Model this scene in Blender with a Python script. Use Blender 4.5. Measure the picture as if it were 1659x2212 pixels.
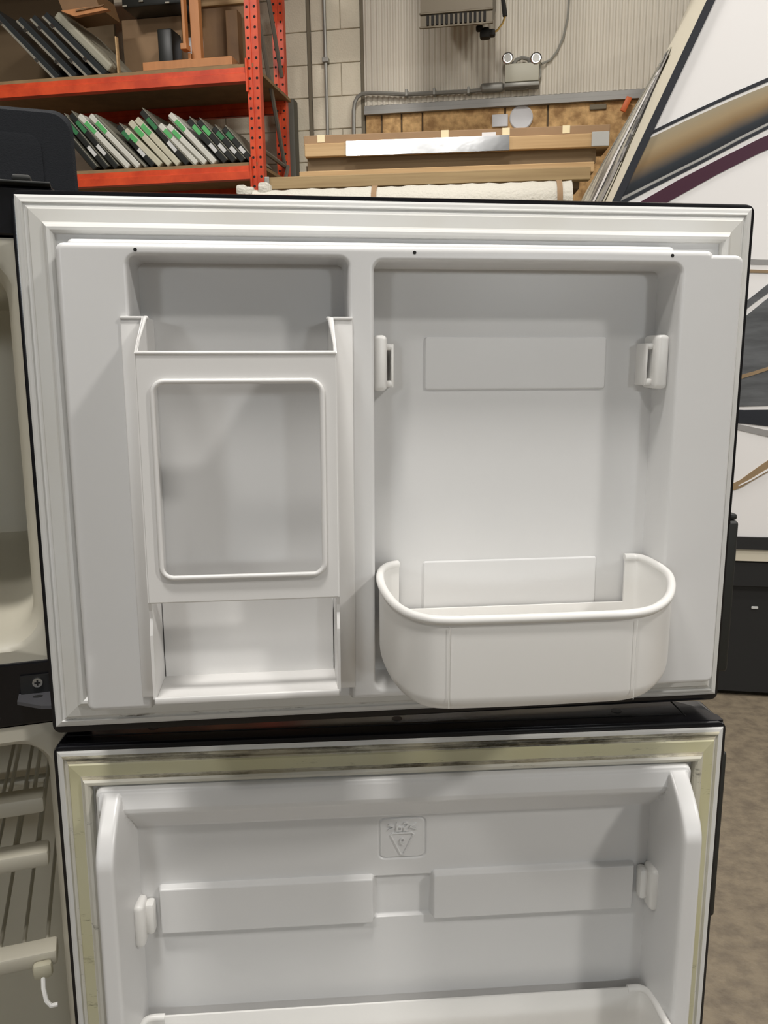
import bpy, bmesh, math, random
import numpy as np
from mathutils import Matrix, Vector

random.seed(7)
S = bpy.context.scene
C = S.collection
for o in list(bpy.data.objects):
    bpy.data.objects.remove(o)

# ------------------------------------------------------------------ camera
F_PX, CX, CY = 1790.0, 829.5, 1106.0
CAM_H = 1.38
M = np.array([[0.9998732008, -0.0159242681, 0.0],
              [-0.0033981384, -0.2133666344, 0.9769662901],
              [-0.0155574731, -0.9768424116, -0.2133936925]])      # camera axes -> world axes
cam_data = bpy.data.cameras.new('camera')
cam = bpy.data.objects.new('camera', cam_data)
C.objects.link(cam)
cam_data.sensor_fit = 'VERTICAL'
cam_data.sensor_height = 24.0
cam_data.lens = 24.0 * F_PX / 2212.0
cam_data.clip_start = 0.02
cam.matrix_world = Matrix([[M[r][0], -M[r][1], -M[r][2], (0, 0, CAM_H)[r]] for r in range(3)] + [[0, 0, 0, 1]])
S.camera = cam

# ------------------------------------------------------------------ world, exposure
w = bpy.data.worlds.new('world')
S.world = w
w.use_nodes = True
w.node_tree.nodes['Background'].inputs[0].default_value = (0.9, 0.95, 1.0, 1)
w.node_tree.nodes['Background'].inputs[1].default_value = 0.05
S.view_settings.view_transform = 'Standard'
S.view_settings.look = 'None'
S.view_settings.gamma = 1.0
S.view_settings.use_curve_mapping = False
S.view_settings.exposure = -1.42

# ------------------------------------------------------------------ lamps (bay lights under the roof): x, y, z, length, power
LAMPS = [(-0.20, -0.20, 4.45, 0.55, 195.0),
         (3.75, -1.60, 4.45, 0.55, 350.0),
         (-1.35, -1.45, 4.45, 0.55, 80.0),
         (-2.4, 2.6, 4.75, 0.55, 215.0),
         (0.3, 2.7, 4.75, 0.55, 215.0),
         (2.3, 0.95, 4.60, 0.55, 190.0)]  # last one is an added lamp that brightens the camper side
LAMP_COL = (1.0, 0.966, 0.92)
for i, (x, y, z, ln, pw) in enumerate(LAMPS):
    ld = bpy.data.lights.new('bay_light_glow', 'AREA')
    ld.shape = 'RECTANGLE'
    ld.size = ln
    ld.size_y = 0.32
    ld.energy = pw
    ld.color = LAMP_COL
    lo = bpy.data.objects.new('bay_light_glow', ld)
    C.objects.link(lo)
    lo.location = (x, y, z - 0.012)

# daylight through two high windows in the wall behind the viewer: along-wall position, height, pane width, pane height, power
WINS = [(6.75, 3.20, 1.1, 0.7, 310.0), (-1.95, 2.95, 1.1, 0.7, 190.0)]
FRONT_D = -9.8
for wx_, wz_, ww_, wh_, wp_ in WINS:
    wd_ = bpy.data.lights.new('window_daylight', 'AREA')
    wd_.shape = 'RECTANGLE'; wd_.size = ww_; wd_.size_y = wh_
    wd_.energy = wp_
    wd_.color = (0.95, 0.985, 1.0)
    wlo = bpy.data.objects.new('window_daylight', wd_)
    C.objects.link(wlo)
    wlo.matrix_world = Matrix.Rotation(math.radians(-10), 4, 'Z') @ Matrix.Translation((wx_, FRONT_D + .012, wz_)) @ Matrix.Rotation(math.radians(90), 4, 'X')

# ------------------------------------------------------------------ frames
def frame(R, t):
    """door frame: local X right, Y into the door, Z up -> world"""
    R = np.array(R); t = np.array(t)
    A = M @ R
    o = M @ t
    m = Matrix([[A[r][0], A[r][2], -A[r][1], o[r] + (0, 0, CAM_H)[r]] for r in range(3)] + [[0, 0, 0, 1]])
    return m
R_UP = [[0.9933599005, 0.0016815008, -0.1150359970], [-0.0228950852, 0.9827832253, -0.1833383406], [0.1127471645, 0.1847547147, 0.9762959450]]
T_UP = [-0.2747015207, -0.2360907127, 0.6147952358]
DU = frame(R_UP, T_UP)                                              # freezer door
T_LO = np.array(T_UP) + np.array(R_UP) @ np.array([-0.0012, 0.4436, 0.0])
DL = frame(R_UP, T_LO) @ Matrix.Rotation(math.radians(-2.10), 4, 'Z')     # lower door
FR = DU @ Matrix.Translation((0.004, 0.05, 0)) @ Matrix.Rotation(math.radians(12.0), 4, 'Z')   # cabinet front
YAW = math.radians(10)
BG = Matrix.Rotation(-YAW, 4, 'Z')                                   # the building's own axes: X along the back wall, Y towards it
E1 = np.array([math.cos(YAW), -math.sin(YAW), 0]); E2 = np.array([math.sin(YAW), math.cos(YAW), 0])
def bg(x, y, d):
    r = M @ np.array([(x - CX) / F_PX, (y - CY) / F_PX, 1.0])
    P = r * (d / (r @ E2))
    return float(P @ E1), float(P[2] + CAM_H)

# ------------------------------------------------------------------ materials
MATS = {}
def _nt(name):
    m = bpy.data.materials.new(name); m.use_nodes = True
    MATS[name] = m
    nt = m.node_tree
    return m, nt, nt.nodes['Principled BSDF']
def N(nt, t, **kw):
    n = nt.nodes.new(t)
    for k, v in kw.items():
        if k in n.inputs: n.inputs[k].default_value = v
        else: setattr(n, k, v)
    return n
def mat(name, col, rough=0.5, metal=0.0, var=0.0, vscale=8.0, bump=0.0, bscale=80.0, coat=0.0, col2=None, stretch=None, spec=None, detail=6.0, lo=0.35, hi=0.65, emit=None):
    m, nt, b = _nt(name)
    b.inputs['Base Color'].default_value = (*col, 1)
    b.inputs['Roughness'].default_value = rough
    b.inputs['Metallic'].default_value = metal
    if coat: b.inputs['Coat Weight'].default_value = coat
    if spec is not None: b.inputs['Specular IOR Level'].default_value = spec
    if emit:
        b.inputs['Emission Color'].default_value = (*col, 1); b.inputs['Emission Strength'].default_value = emit
    tc = None
    if var or bump or col2:
        tc = N(nt, 'ShaderNodeTexCoord')
        mp = N(nt, 'ShaderNodeMapping')
        nt.links.new(tc.outputs['Object'], mp.inputs['Vector'])
        if stretch: mp.inputs['Scale'].default_value = stretch
    if var or col2:
        nz = N(nt, 'ShaderNodeTexNoise', Scale=vscale, Detail=detail, Roughness=0.6)
        nt.links.new(mp.outputs['Vector'], nz.inputs['Vector'])
        rp = N(nt, 'ShaderNodeValToRGB')
        rp.color_ramp.elements[0].position = lo
        rp.color_ramp.elements[1].position = hi
        c2 = col2 if col2 else tuple(max(0, c * (1 - var)) for c in col)
        rp.color_ramp.elements[0].color = (*c2, 1)
        rp.color_ramp.elements[1].color = (*col, 1)
        nt.links.new(nz.outputs['Fac'], rp.inputs['Fac'])
        nt.links.new(rp.outputs['Color'], b.inputs['Base Color'])
    if bump:
        nb = N(nt, 'ShaderNodeTexNoise', Scale=bscale, Detail=4.0)
        nt.links.new(mp.outputs['Vector'], nb.inputs['Vector'])
        bp = N(nt, 'ShaderNodeBump', Strength=bump, Distance=0.01)
        nt.links.new(nb.outputs['Fac'], bp.inputs['Height'])
        nt.links.new(bp.outputs['Normal'], b.inputs['Normal'])
    return m
mat('liner', (0.715, 0.713, 0.708), 0.30, var=0.03, vscale=6)
mat('bin_plastic', (0.82, 0.81, 0.785), 0.33)
mat('insert_plastic', (0.77, 0.76, 0.745), 0.36, var=0.02, vscale=9)
mat('cabinet_liner', (0.56, 0.53, 0.44), 0.45, var=0.06, vscale=5)  # white plastic, with the shade inside the cavities put into the colour
mat('black_gloss', (0.008, 0.008, 0.010), 0.16, var=0.2, vscale=30)
mat('black_satin', (0.012, 0.012, 0.012), 0.42)
mat('black_plastic', (0.016, 0.017, 0.015), 0.5)
mat('fin_plate', (0.16, 0.15, 0.125), 0.5)
mat('hole', (0.01, 0.01, 0.01), 0.9)
mat('screw_steel', (0.55, 0.55, 0.53), 0.35, 1.0)
mat('bracket_grey', (0.10, 0.10, 0.11), 0.45, 0.3)
mat('case_grey', (0.012, 0.0135, 0.0165), 0.75, bump=0.2, bscale=500, spec=0.2)

def gasket_mat(name, col, yellow, y_amt, spot_lo, spot_hi, spot_scale):
    m, nt, b = _nt(name)
    b.inputs['Roughness'].default_value = 0.42
    tc = N(nt, 'ShaderNodeTexCoord')
    n1 = N(nt, 'ShaderNodeTexNoise', Scale=9.0, Detail=5.0)
    nt.links.new(tc.outputs['Object'], n1.inputs['Vector'])
    r1 = N(nt, 'ShaderNodeValToRGB')
    r1.color_ramp.elements[0].position = 0.35; r1.color_ramp.elements[1].position = 0.68
    r1.color_ramp.elements[0].color = (*col, 1)
    r1.color_ramp.elements[1].color = tuple(c * (1 - y_amt) + yy * y_amt for c, yy in zip(col, yellow)) + (1,)
    nt.links.new(n1.outputs['Fac'], r1.inputs['Fac'])
    n2 = N(nt, 'ShaderNodeTexNoise', Scale=spot_scale, Detail=7.0, Roughness=0.72)
    mp = N(nt, 'ShaderNodeMapping'); mp.inputs['Scale'].default_value = (0.45, 1.0, 2.2)
    nt.links.new(tc.outputs['Object'], mp.inputs['Vector'])
    nt.links.new(mp.outputs['Vector'], n2.inputs['Vector'])
    r2 = N(nt, 'ShaderNodeValToRGB')
    r2.color_ramp.elements[0].position = spot_lo; r2.color_ramp.elements[1].position = spot_hi
    r2.color_ramp.elements[0].color = (0, 0, 0, 1); r2.color_ramp.elements[1].color = (1, 1, 1, 1)
    nt.links.new(n2.outputs['Fac'], r2.inputs['Fac'])
    mx = N(nt, 'ShaderNodeMix', data_type='RGBA')
    nt.links.new(r2.outputs['Color'], mx.inputs['Factor'])
    nt.links.new(r1.outputs['Color'], mx.inputs['A'])
    mx.inputs['B'].default_value = (0.06, 0.05, 0.03, 1)
    nt.links.new(mx.outputs['Result'], b.inputs['Base Color'])
    return m
gasket_mat('gasket_white', (0.70, 0.70, 0.69), (0.66, 0.65, 0.60), 0.5, 0.76, 0.80, 60)
gasket_mat('gasket_flat', (0.68, 0.68, 0.66), (0.60, 0.58, 0.52), 0.6, 0.745, 0.79, 70)
gasket_mat('gasket_speck', (0.66, 0.66, 0.64), (0.58, 0.56, 0.50), 0.6, 0.54, 0.66, 55)
gasket_mat('gasket_old', (0.64, 0.63, 0.58), (0.56, 0.53, 0.42), 0.8, 0.62, 0.74, 45)
gasket_mat('gasket_yellow', (0.56, 0.54, 0.38), (0.54, 0.51, 0.31), 0.9, 0.60, 0.74, 42)
gasket_mat('gasket_mould', (0.52, 0.50, 0.40), (0.34, 0.29, 0.19), 0.9, 0.44, 0.62, 30)

mat('concrete', (0.185, 0.150, 0.103), 0.5, col2=(0.12, 0.096, 0.068), vscale=22, detail=14, bump=0.2, bscale=90, lo=0.34, hi=0.60)
mat('block_paint', (0.72, 0.65, 0.51), 0.75, var=0.10, vscale=5, bump=0.3, bscale=90)
mat('mortar', (0.56, 0.52, 0.43), 0.9)
mat('joint_dark', (0.20, 0.17, 0.12), 0.9)
mat('metal_wall', (0.74, 0.68, 0.57), 0.5, var=0.10, vscale=2.0)
mat('flashing', (0.33, 0.32, 0.30), 0.5, 0.3)
mat('conduit', (0.30, 0.29, 0.26), 0.45, 0.4)
mat('osb', (0.76, 0.48, 0.21), 0.75, col2=(0.36, 0.20, 0.075), vscale=17, detail=8, bump=0.3, bscale=60)
mat('pine', (0.55, 0.37, 0.19), 0.65, col2=(0.44, 0.28, 0.13), vscale=9, stretch=(0.15, 2.0, 5.0))
mat('pine_dull', (0.36, 0.255, 0.125), 0.7, col2=(0.28, 0.19, 0.09), vscale=8, stretch=(0.2, 2.0, 5.0))
mat('cardboard', (0.33, 0.21, 0.115), 0.8, var=0.15, vscale=4)  # darkened: shade from the shelf above is put into the colour
mat('kraft_dark', (0.16, 0.11, 0.06), 0.85)
mat('tape', (0.78, 0.68, 0.44), 0.5)
mat('steel_sheet', (0.66, 0.67, 0.68), 0.14, 1.0, bump=0.12, bscale=5)
mat('wrap_film', (0.42, 0.42, 0.41), 0.25)
mat('paper', (0.72, 0.72, 0.74), 0.7)
mat('foam', (0.58, 0.55, 0.48), 0.7, bump=0.6, bscale=70)
mat('rack_orange', (0.72, 0.085, 0.022), 0.42, col2=(0.50, 0.045, 0.012), vscale=7)
mat('deck_board', (0.30, 0.19, 0.09), 0.8, var=0.2, vscale=10)
mat('brace_steel', (0.22, 0.20, 0.17), 0.5, 0.5)
mat('wood_orange', (0.52, 0.22, 0.075), 0.5, var=0.15, vscale=6, stretch=(4, 4, .4))
mat('wood_brown', (0.22, 0.12, 0.05), 0.6, var=0.2, vscale=5)
mat('slab_black', (0.014, 0.015, 0.013), 0.4)
mat('slab_grey', (0.20, 0.19, 0.15), 0.5)
mat('slab_white', (0.66, 0.65, 0.58), 0.45, var=0.12, vscale=18)
mat('slab_cream', (0.58, 0.55, 0.42), 0.5, var=0.15, vscale=22)
mat('sticker_green', (0.10, 0.42, 0.13), 0.5)
mat('sticker_dark_green', (0.03, 0.17, 0.06), 0.5)
mat('label_white', (0.60, 0.60, 0.58), 0.6)
mat('screen_dark', (0.030, 0.034, 0.036), 0.18)
mat('screen_back', (0.32, 0.30, 0.23), 0.5)
mat('edge_pewter', (0.30, 0.28, 0.23), 0.4, 0.3)
mat('heater_metal', (0.115, 0.090, 0.055), 0.45, 0.2)
mat('heater_dark', (0.010, 0.008, 0.006), 0.8)
mat('beige_box', (0.56, 0.54, 0.44), 0.5)
mat('chrome', (0.8, 0.8, 0.8), 0.12, 1.0)
mat('glass_lens', (0.75, 0.75, 0.72), 0.1)
mat('post_grey', (0.085, 0.08, 0.06), 0.6)
mat('rv_white', (0.84, 0.82, 0.805), 0.28)
mat('rv_cream', (0.66, 0.61, 0.49), 0.35)
mat('rv_trim', (0.018, 0.02, 0.026), 0.35)
mat('rv_dark', (0.012, 0.012, 0.012), 0.55)
mat('rv_silver', (0.45, 0.44, 0.41), 0.3, 0.3)
mat('rv_maroon', (0.055, 0.012, 0.028), 0.35)
mat('rv_grey', (0.13, 0.135, 0.14), 0.35, var=0.5, vscale=4, stretch=(1.2, 1, 6))
mat('rv_grey_light', (0.30, 0.29, 0.28), 0.35)
mat('rv_tan', (0.36, 0.25, 0.14), 0.35, var=0.25, vscale=5)
mat('rv_brush', (0.60, 0.56, 0.45), 0.4, col2=(0.10, 0.10, 0.10), vscale=7, stretch=(1.0, 1.4, 0.35), lo=0.40, hi=0.60, detail=9)
mat('fixture_white', (0.7, 0.7, 0.7), 0.5)
mat('lamp_diffuser', (1.0, 0.96, 0.88), 0.5, emit=6.0)
mat('window_sky', (0.90, 0.96, 1.0), 0.5, emit=20.0)
mat('ceiling_paint', (0.30, 0.29, 0.27), 0.8)
mat('wall_paint', (0.36, 0.34, 0.30), 0.8)
mat('cable_grey', (0.33, 0.32, 0.28), 0.5)
mat('brass', (0.45, 0.30, 0.10), 0.35, 0.8)
mat('tag_orange', (0.75, 0.16, 0.04), 0.5)

# airbrushed gold band on the caravan: a printed colour run across the band, in the band's own coordinates
def band_mat():
    m, nt, b = _nt('rv_gold')
    b.inputs['Roughness'].default_value = 0.3
    uvn = N(nt, 'ShaderNodeUVMap')
    sp = N(nt, 'ShaderNodeSeparateXYZ')
    nt.links.new(uvn.outputs['UV'], sp.inputs['Vector'])
    rp = N(nt, 'ShaderNodeValToRGB')
    e = rp.color_ramp.elements
    e[0].position = 0.0; e[0].color = (0.34, 0.29, 0.20, 1)
    e[1].position = 1.0; e[1].color = (0.015, 0.018, 0.022, 1)
    for p, c in ((0.28, (0.36, 0.27, 0.155)), (0.52, (0.25, 0.165, 0.08)), (0.68, (0.13, 0.10, 0.07)), (0.82, (0.03, 0.035, 0.042))):
        x = e.new(p); x.color = (*c, 1)
    nt.links.new(sp.outputs['Y'], rp.inputs['Fac'])
    nt.links.new(rp.outputs['Color'], b.inputs['Base Color'])
band_mat()

# ------------------------------------------------------------------ mesh helpers
class MB:
    def __init__(self):
        self.v = []; self.f = []; self.m = []; self.uv = None
    def add(self, vs, fs, mi=0):
        o = len(self.v)
        self.v += [tuple(p) for p in vs]
        for f in fs:
            self.f.append(tuple(i + o for i in f)); self.m.append(mi)
        return self
    def box(self, x0, x1, y0, y1, z0, z1, mi=0):
        vs = [(x0, y0, z0), (x1, y0, z0), (x1, y1, z0), (x0, y1, z0), (x0, y0, z1), (x1, y0, z1), (x1, y1, z1), (x0, y1, z1)]
        return self.add(vs, [(0, 3, 2, 1), (4, 5, 6, 7), (0, 1, 5, 4), (1, 2, 6, 5), (2, 3, 7, 6), (3, 0, 4, 7)], mi)
    def rbox(self, x0, x1, y0, y1, z0, z1, r=0.002, seg=2, mi=0, mtx=None):
        bm = bmesh.new()
        bmesh.ops.create_cube(bm, size=1.0)
        for v in bm.verts:
            v.co = Vector(((x0 + x1) / 2 + v.co.x * (x1 - x0), (y0 + y1) / 2 + v.co.y * (y1 - y0), (z0 + z1) / 2 + v.co.z * (z1 - z0)))
        r = min(r, 0.49 * min(x1 - x0, y1 - y0, z1 - z0))
        bmesh.ops.bevel(bm, geom=list(bm.edges), offset=r, segments=seg, profile=0.5, affect='EDGES')
        if mtx is not None: bm.transform(mtx)
        bm.verts.index_update()
        self.add([v.co[:] for v in bm.verts], [[v.index for v in f.verts] for f in bm.faces], mi)
        bm.free()
        return self
    def prism(self, pts, axis, a, b, mi=0):
        """polygon pts (2D) extruded along axis ('x','y','z') from a to b"""
        n = len(pts)
        def mk(p, t):
            return {'x': (t, p[0], p[1]), 'y': (p[0], t, p[1]), 'z': (p[0], p[1], t)}[axis]
        vs = [mk(p, a) for p in pts] + [mk(p, b) for p in pts]
        fs = [tuple(range(n - 1, -1, -1)), tuple(range(n, 2 * n))] + [(i, (i + 1) % n, n + (i + 1) % n, n + i) for i in range(n)]
        return self.add(vs, fs, mi)
    def loft(self, loops, close_loop=True, cap0=False, cap1=False, ring=False, mi=0):
        n = len(loops[0]); vs = [p for l in loops for p in l]; fs = []
        L = len(loops)
        for k in range(L if ring else L - 1):
            k2 = (k + 1) % L
            for i in range(n if close_loop else n - 1):
                j = (i + 1) % n
                fs.append((k * n + i, k * n + j, k2 * n + j, k2 * n + i))
        if cap0: fs.append(tuple(range(n - 1, -1, -1)))
        if cap1: fs.append(tuple((L - 1) * n + i for i in range(n)))
        return self.add(vs, fs, mi)
    def tube(self, pts, r, seg=8, mi=0, caps=True, closed=False):
        P = [Vector(p) for p in pts]; n = len(P)
        loops = []; prev = None
        for i in range(n):
            if closed: t = P[(i + 1) % n] - P[i - 1]
            else: t = P[min(i + 1, n - 1)] - P[max(i - 1, 0)]
            t.normalize()
            if prev is None:
                up = Vector((0, 0, 1)) if abs(t.z) < 0.9 else Vector((1, 0, 0))
                a = t.cross(up).normalized()
            else:
                a = (prev - t * prev.dot(t)).normalized()
            prev = a
            b = t.cross(a)
            rr = r[i] if isinstance(r, (list, tuple)) else r
            loops.append([(P[i] + (a * math.cos(2 * math.pi * k / seg) + b * math.sin(2 * math.pi * k / seg)) * rr)[:] for k in range(seg)])
        return self.loft(loops, cap0=caps and not closed, cap1=caps and not closed, ring=closed, mi=mi)
    def disc(self, c, axis, r, h, seg=16, mi=0):
        a = Vector(axis).normalized(); c = Vector(c)
        return self.tube([c, c + a * h], r, seg, mi)
    def build(self, name, mats, parent=None, mtx=None, smooth=False, angle=35):
        me = bpy.data.meshes.new(name)
        me.from_pydata(self.v, [], self.f)
        if isinstance(mats, str): mats = [mats]
        for mm in mats: me.materials.append(MATS[mm])
        for p, mi in zip(me.polygons, self.m): p.material_index = mi
        bm = bmesh.new(); bm.from_mesh(me)
        bmesh.ops.recalc_face_normals(bm, faces=bm.faces)
        bm.to_mesh(me); bm.free()
        if smooth:
            for p in me.polygons: p.use_smooth = True
            me.set_sharp_from_angle(angle=math.radians(angle))
        return link(name, me, parent, mtx)
def link(name, data, parent=None, mtx=None):
    o = bpy.data.objects.new(name, data)
    C.objects.link(o)
    W = mtx if mtx is not None else (WM[parent.name] if parent else Matrix.Identity(4))
    WM[o.name] = W.copy()
    if parent:
        o.parent = parent
        o.matrix_basis = WM[parent.name].inverted() @ W
    else:
        o.matrix_basis = W
    return o
WM = {}
def tag(o, label=None, cat=None, group=None, kind=None):
    if label: o['label'] = label
    if cat: o['category'] = cat
    if group: o['group'] = group
    if kind: o['kind'] = kind
    return o
def thing(name, label, cat, mtx, group=None):
    o = link(name, None, None, mtx)
    o.empty_display_size = 0.05
    return tag(o, label, cat, group)
def part(parent, mb, name, mats, smooth=False, angle=35, mtx=None, label=None, kind=None):
    o = mb.build(name, mats, parent, mtx, smooth, angle)
    return tag(o, label, None, None, kind)
def T(x, y, z): return Matrix.Translation((x, y, z))
def P(u, v, o): return (u, -o, -v)                                  # door coordinates: right, down, towards the room

def rrect(u0, u1, v0, v1, r, k=6):
    """rounded rectangle in (u, v), same number of points for any size"""
    pts = []
    for cx, cy, a0 in ((u1 - r, v1 - r, 0), (u0 + r, v1 - r, 90), (u0 + r, v0 + r, 180), (u1 - r, v0 + r, 270)):
        for i in range(k + 1):
            a = math.radians(a0 + 90 * i / k)
            pts.append((cx + r * math.cos(a), cy + r * math.sin(a)))
    return pts

# ------------------------------------------------------------------ room
def bgobj(mb, name, mats, **kw):
    return mb.build(name, mats, None, BG, **kw)
WALL_D = 5.80
fl = MB().box(-8, 9, FRONT_D, WALL_D + .3, -0.12, 0)
tag(bgobj(fl, 'floor', 'concrete'), kind='structure')
tag(bgobj(MB().box(-8, 9, FRONT_D, WALL_D + .3, 6.0, 6.15), 'ceiling', 'ceiling_paint'), kind='structure')
tag(bgobj(MB().box(-8.15, -8, FRONT_D, WALL_D + .3, 0, 6.0), 'wall_left', 'wall_paint'), kind='structure')
tag(bgobj(MB().box(9, 9.15, FRONT_D, WALL_D + .3, 0, 6.0), 'wall_right', 'wall_paint'), kind='structure')
tag(bgobj(MB().box(-8, 9, FRONT_D - .15, FRONT_D, 0, 6.0), 'wall_front', 'wall_paint'), kind='structure')
for wi_, WIN in enumerate(WINS):
    win = bgobj(MB().box(WIN[0] - WIN[2] / 2, WIN[0] + WIN[2] / 2, FRONT_D + .001, FRONT_D + .008, WIN[1] - WIN[3] / 2, WIN[1] + WIN[3] / 2), 'window_%d' % (wi_ + 1), 'window_sky')
    tag(win, kind='structure')
    for x0_, x1_, z0_, z1_ in ((-.5, .5, .5, .58), (-.5, .5, -.58, -.5), (-.55, -.5, -.58, .58), (.5, .55, -.58, .58)):
        part(win, MB().box(WIN[0] + x0_ * WIN[2], WIN[0] + x1_ * WIN[2], FRONT_D + .001, FRONT_D + .05, WIN[1] + z0_ * WIN[3], WIN[1] + z1_ * WIN[3]), 'frame_bar', 'fixture_white', mtx=BG)
wall = bgobj(MB().box(-8, 9, WALL_D + .012, WALL_D + .3, 0, 6.0), 'wall_back', 'mortar')
tag(wall, kind='structure')
def wpart(mb, name, mats, **kw):
    return part(wall, mb, name, mats, mtx=BG, **kw)
# painted concrete blocks left of the steel sheeting: running columns of courses
xa, _ = bg(783, 120, WALL_D)
xb, _ = bg(668, 120, WALL_D)
BLK_H = 0.20
def blocks(x0, x1, off, z0, z1, first):
    z = z0; k = 0
    while z < z1:
        x = x0 - (0.2 if (k + off) % 2 else 0.0)
        while x < x1 - 0.02:
            a = max(x, x0) + 0.0025; b = min(x + 0.4, x1) - 0.0025
            if b - a > 0.03:
                dz = random.uniform(-.0015, .0015)
                wpart(MB().rbox(a, b, WALL_D + dz, WALL_D + .05, z + .0025, z + BLK_H - .0025, .003, 1), 'concrete_block', 'block_paint')
            x += 0.4
        z += BLK_H; k += 1
zA = 1.9
blocks(xb + .012, xa - .012, 0, zA, 4.7, True)
blocks(xb - 1.2, xb - .012, 1, zA, 4.7, False)
wpart(MB().box(-8, xb - 1.2, WALL_D + .002, WALL_D + .05, 0, 6.0).box(xb - 1.2, xa - .012, WALL_D + .002, WALL_D + .05, 0, zA).box(xb - 1.2, xa - .012, WALL_D + .002, WALL_D + .05, 4.7, 6.0), 'block_field', 'block_paint')
for xx in (xb, xa):
    wpart(MB().box(xx - .010, xx + .010, WALL_D - .006, WALL_D + .02, 0, 6.0), 'control_joint', 'joint_dark')
# ribbed steel sheeting above the strand board
zs = bg(1000, 218, WALL_D)[1]
rib = MB()
pitch = 0.036
n = int((9 - xa) / (pitch / 4))
prof = [0.0, 0.0, 0.006, 0.006]
xs = [xa + .012 + pitch / 4 * i for i in range(n)]
ys = [WALL_D - .012 - prof[i % 4] for i in range(n)]
vs = [(x, y, zs) for x, y in zip(xs, ys)] + [(x, y, 6.0) for x, y in zip(xs, ys)]
rib.add(vs, [(i, i + 1, n + i + 1, n + i) for i in range(n - 1)])
wpart(rib, 'ribbed_sheeting', 'metal_wall')
# flashing
wpart(MB().prism([(WALL_D - .035, zs - .03), (WALL_D - .035, zs - .005), (WALL_D - .02, zs), (WALL_D, zs + .012), (WALL_D, zs - .03)], 'x', xa + .012, 9)
      .prism([(WALL_D - .05, zs - .058), (WALL_D - .05, zs - .034), (WALL_D, zs - .031), (WALL_D, zs - .058)], 'x', xa + .012, 9), 'flashing', 'flashing')
# strand boards
seams = [xa + .012] + [bg(px, 260, WALL_D)[0] for px in (825, 868, 913, 1091, 1183)] + [bg(1183, 260, WALL_D)[0] + 1.0, 3.0, 4.2, 5.4, 6.6, 7.8, 9.0]
for i in range(len(seams) - 1):
    wpart(MB().rbox(seams[i] + .006, seams[i + 1] - .006, WALL_D - .014, WALL_D + .014, zs - 1.25, zs - .058, .002, 1), 'strand_board', 'osb')
wpart(MB().box(xa + .012, 9, WALL_D, WALL_D + .012, 0, zs - .05), 'backing', 'kraft_dark')
# vertical pipe and bent conduit
def bgp(px, py, d):
    a, z = bg(px, py, d); return (a, d, z)
pipe = thing('wall_pipe', 'thin dark vertical pipe running down the white block wall', 'pipe', BG)
a0 = bg(704, 150, WALL_D - .03)[0]
part(pipe, MB().tube([(a0, WALL_D - .03, 0.0), (a0, WALL_D - .03, 4.8)], .011, 8), 'pipe', 'conduit', True)
zc = bg(704, 130, WALL_D - .03)[1]
part(pipe, MB().rbox(a0 - .02, a0 + .02, WALL_D - .05, WALL_D, zc - .015, zc + .015, .004), 'clamp', 'conduit')
cd = WALL_D - .055
con = thing('conduit', 'grey bent electrical conduit leading to the emergency light', 'conduit', BG)
zb = bg(790, 204, cd)[1]
pth = [bgp(765, 330, cd), bgp(764, 240, cd), bgp(766, 222, cd), bgp(772, 210, cd), bgp(782, 203, cd), bgp(800, 201, cd), bgp(840, 202, cd), bgp(875, 204, cd), bgp(920, 202, cd), bgp(1000, 198, cd), bgp(1045, 194, cd)]
part(con, MB().tube(pth, .013, 8), 'pipe', 'conduit', True)
jb = MB(); c0 = bgp(1063, 189, cd)
jb.rbox(c0[0] - .075, c0[0] + .075, cd - .02, cd + .03, c0[2] - .028, c0[2] + .028, .02, 3)
part(con, jb, 'junction_box', 'conduit', True)
part(con, MB().tube([bgp(1088, 188, cd), bgp(1110, 192, cd), bgp(1135, 192, cd), bgp(1160, 180, cd), bgp(1168, 160, cd), bgp(1166, 140, cd)], .007, 6), 'flexible_cable', 'cable_grey', True)
for px, py in ((878, 200), (938, 197), (1012, 195)):
    q = bgp(px, py, cd)
    part(con, MB().rbox(q[0] - .008, q[0] + .008, cd - .016, WALL_D - .005, q[2] - .024, q[2] + .018, .003), 'pipe_strap', 'conduit')
# emergency light
el = thing('emergency_light', 'cream emergency light box with two round lamp heads on the ribbed wall', 'emergency light', BG)
x0, z1 = bg(1091, 141, WALL_D - .07); x1, z0 = bg(1164, 176, WALL_D - .07)
part(el, MB().rbox(x0, x1, WALL_D - .10, WALL_D - .02, z0, z1, .008), 'housing', 'beige_box', True)
part(el, MB().rbox(x0 - .004, x1 + .004, WALL_D - .105, WALL_D - .02, z0 - .03, z0 - .004, .006), 'lower_rail', 'conduit', True)
part(el, MB().tube([((x0 + .05), WALL_D - .06, z1), (x0 + .07, WALL_D - .06, z1 + .03), ((x0 + x1) / 2, WALL_D - .06, z1 + .04), (x1 - .07, WALL_D - .06, z1 + .03), (x1 - .05, WALL_D - .06, z1)], .012, 8), 'lamp_bracket', 'conduit', True)
for sx, px in ((-1, 1097), (1, 1158)):
    q = bgp(px, 128, WALL_D - .08)
    hd = MB()
    prof = [(0.012, .05), (.030, .035), (.036, 0.0), (.036, -.02), (.028, -.026), (.0, -.028)]
    loops = [[(q[0] + r * math.cos(2 * math.pi * k / 14), q[1] + y, q[2] + r * math.sin(2 * math.pi * k / 14)) for k in range(14)] for r, y in prof]
    hd.loft(loops[:-1], cap0=True, cap1=True)
    h = part(el, hd, 'lamp_head', 'chrome', True)
    part(h, MB().disc((q[0], q[1] - .027, q[2]), (0, -1, 0), .022, .004, 14), 'lens', 'glass_lens', True)
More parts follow.
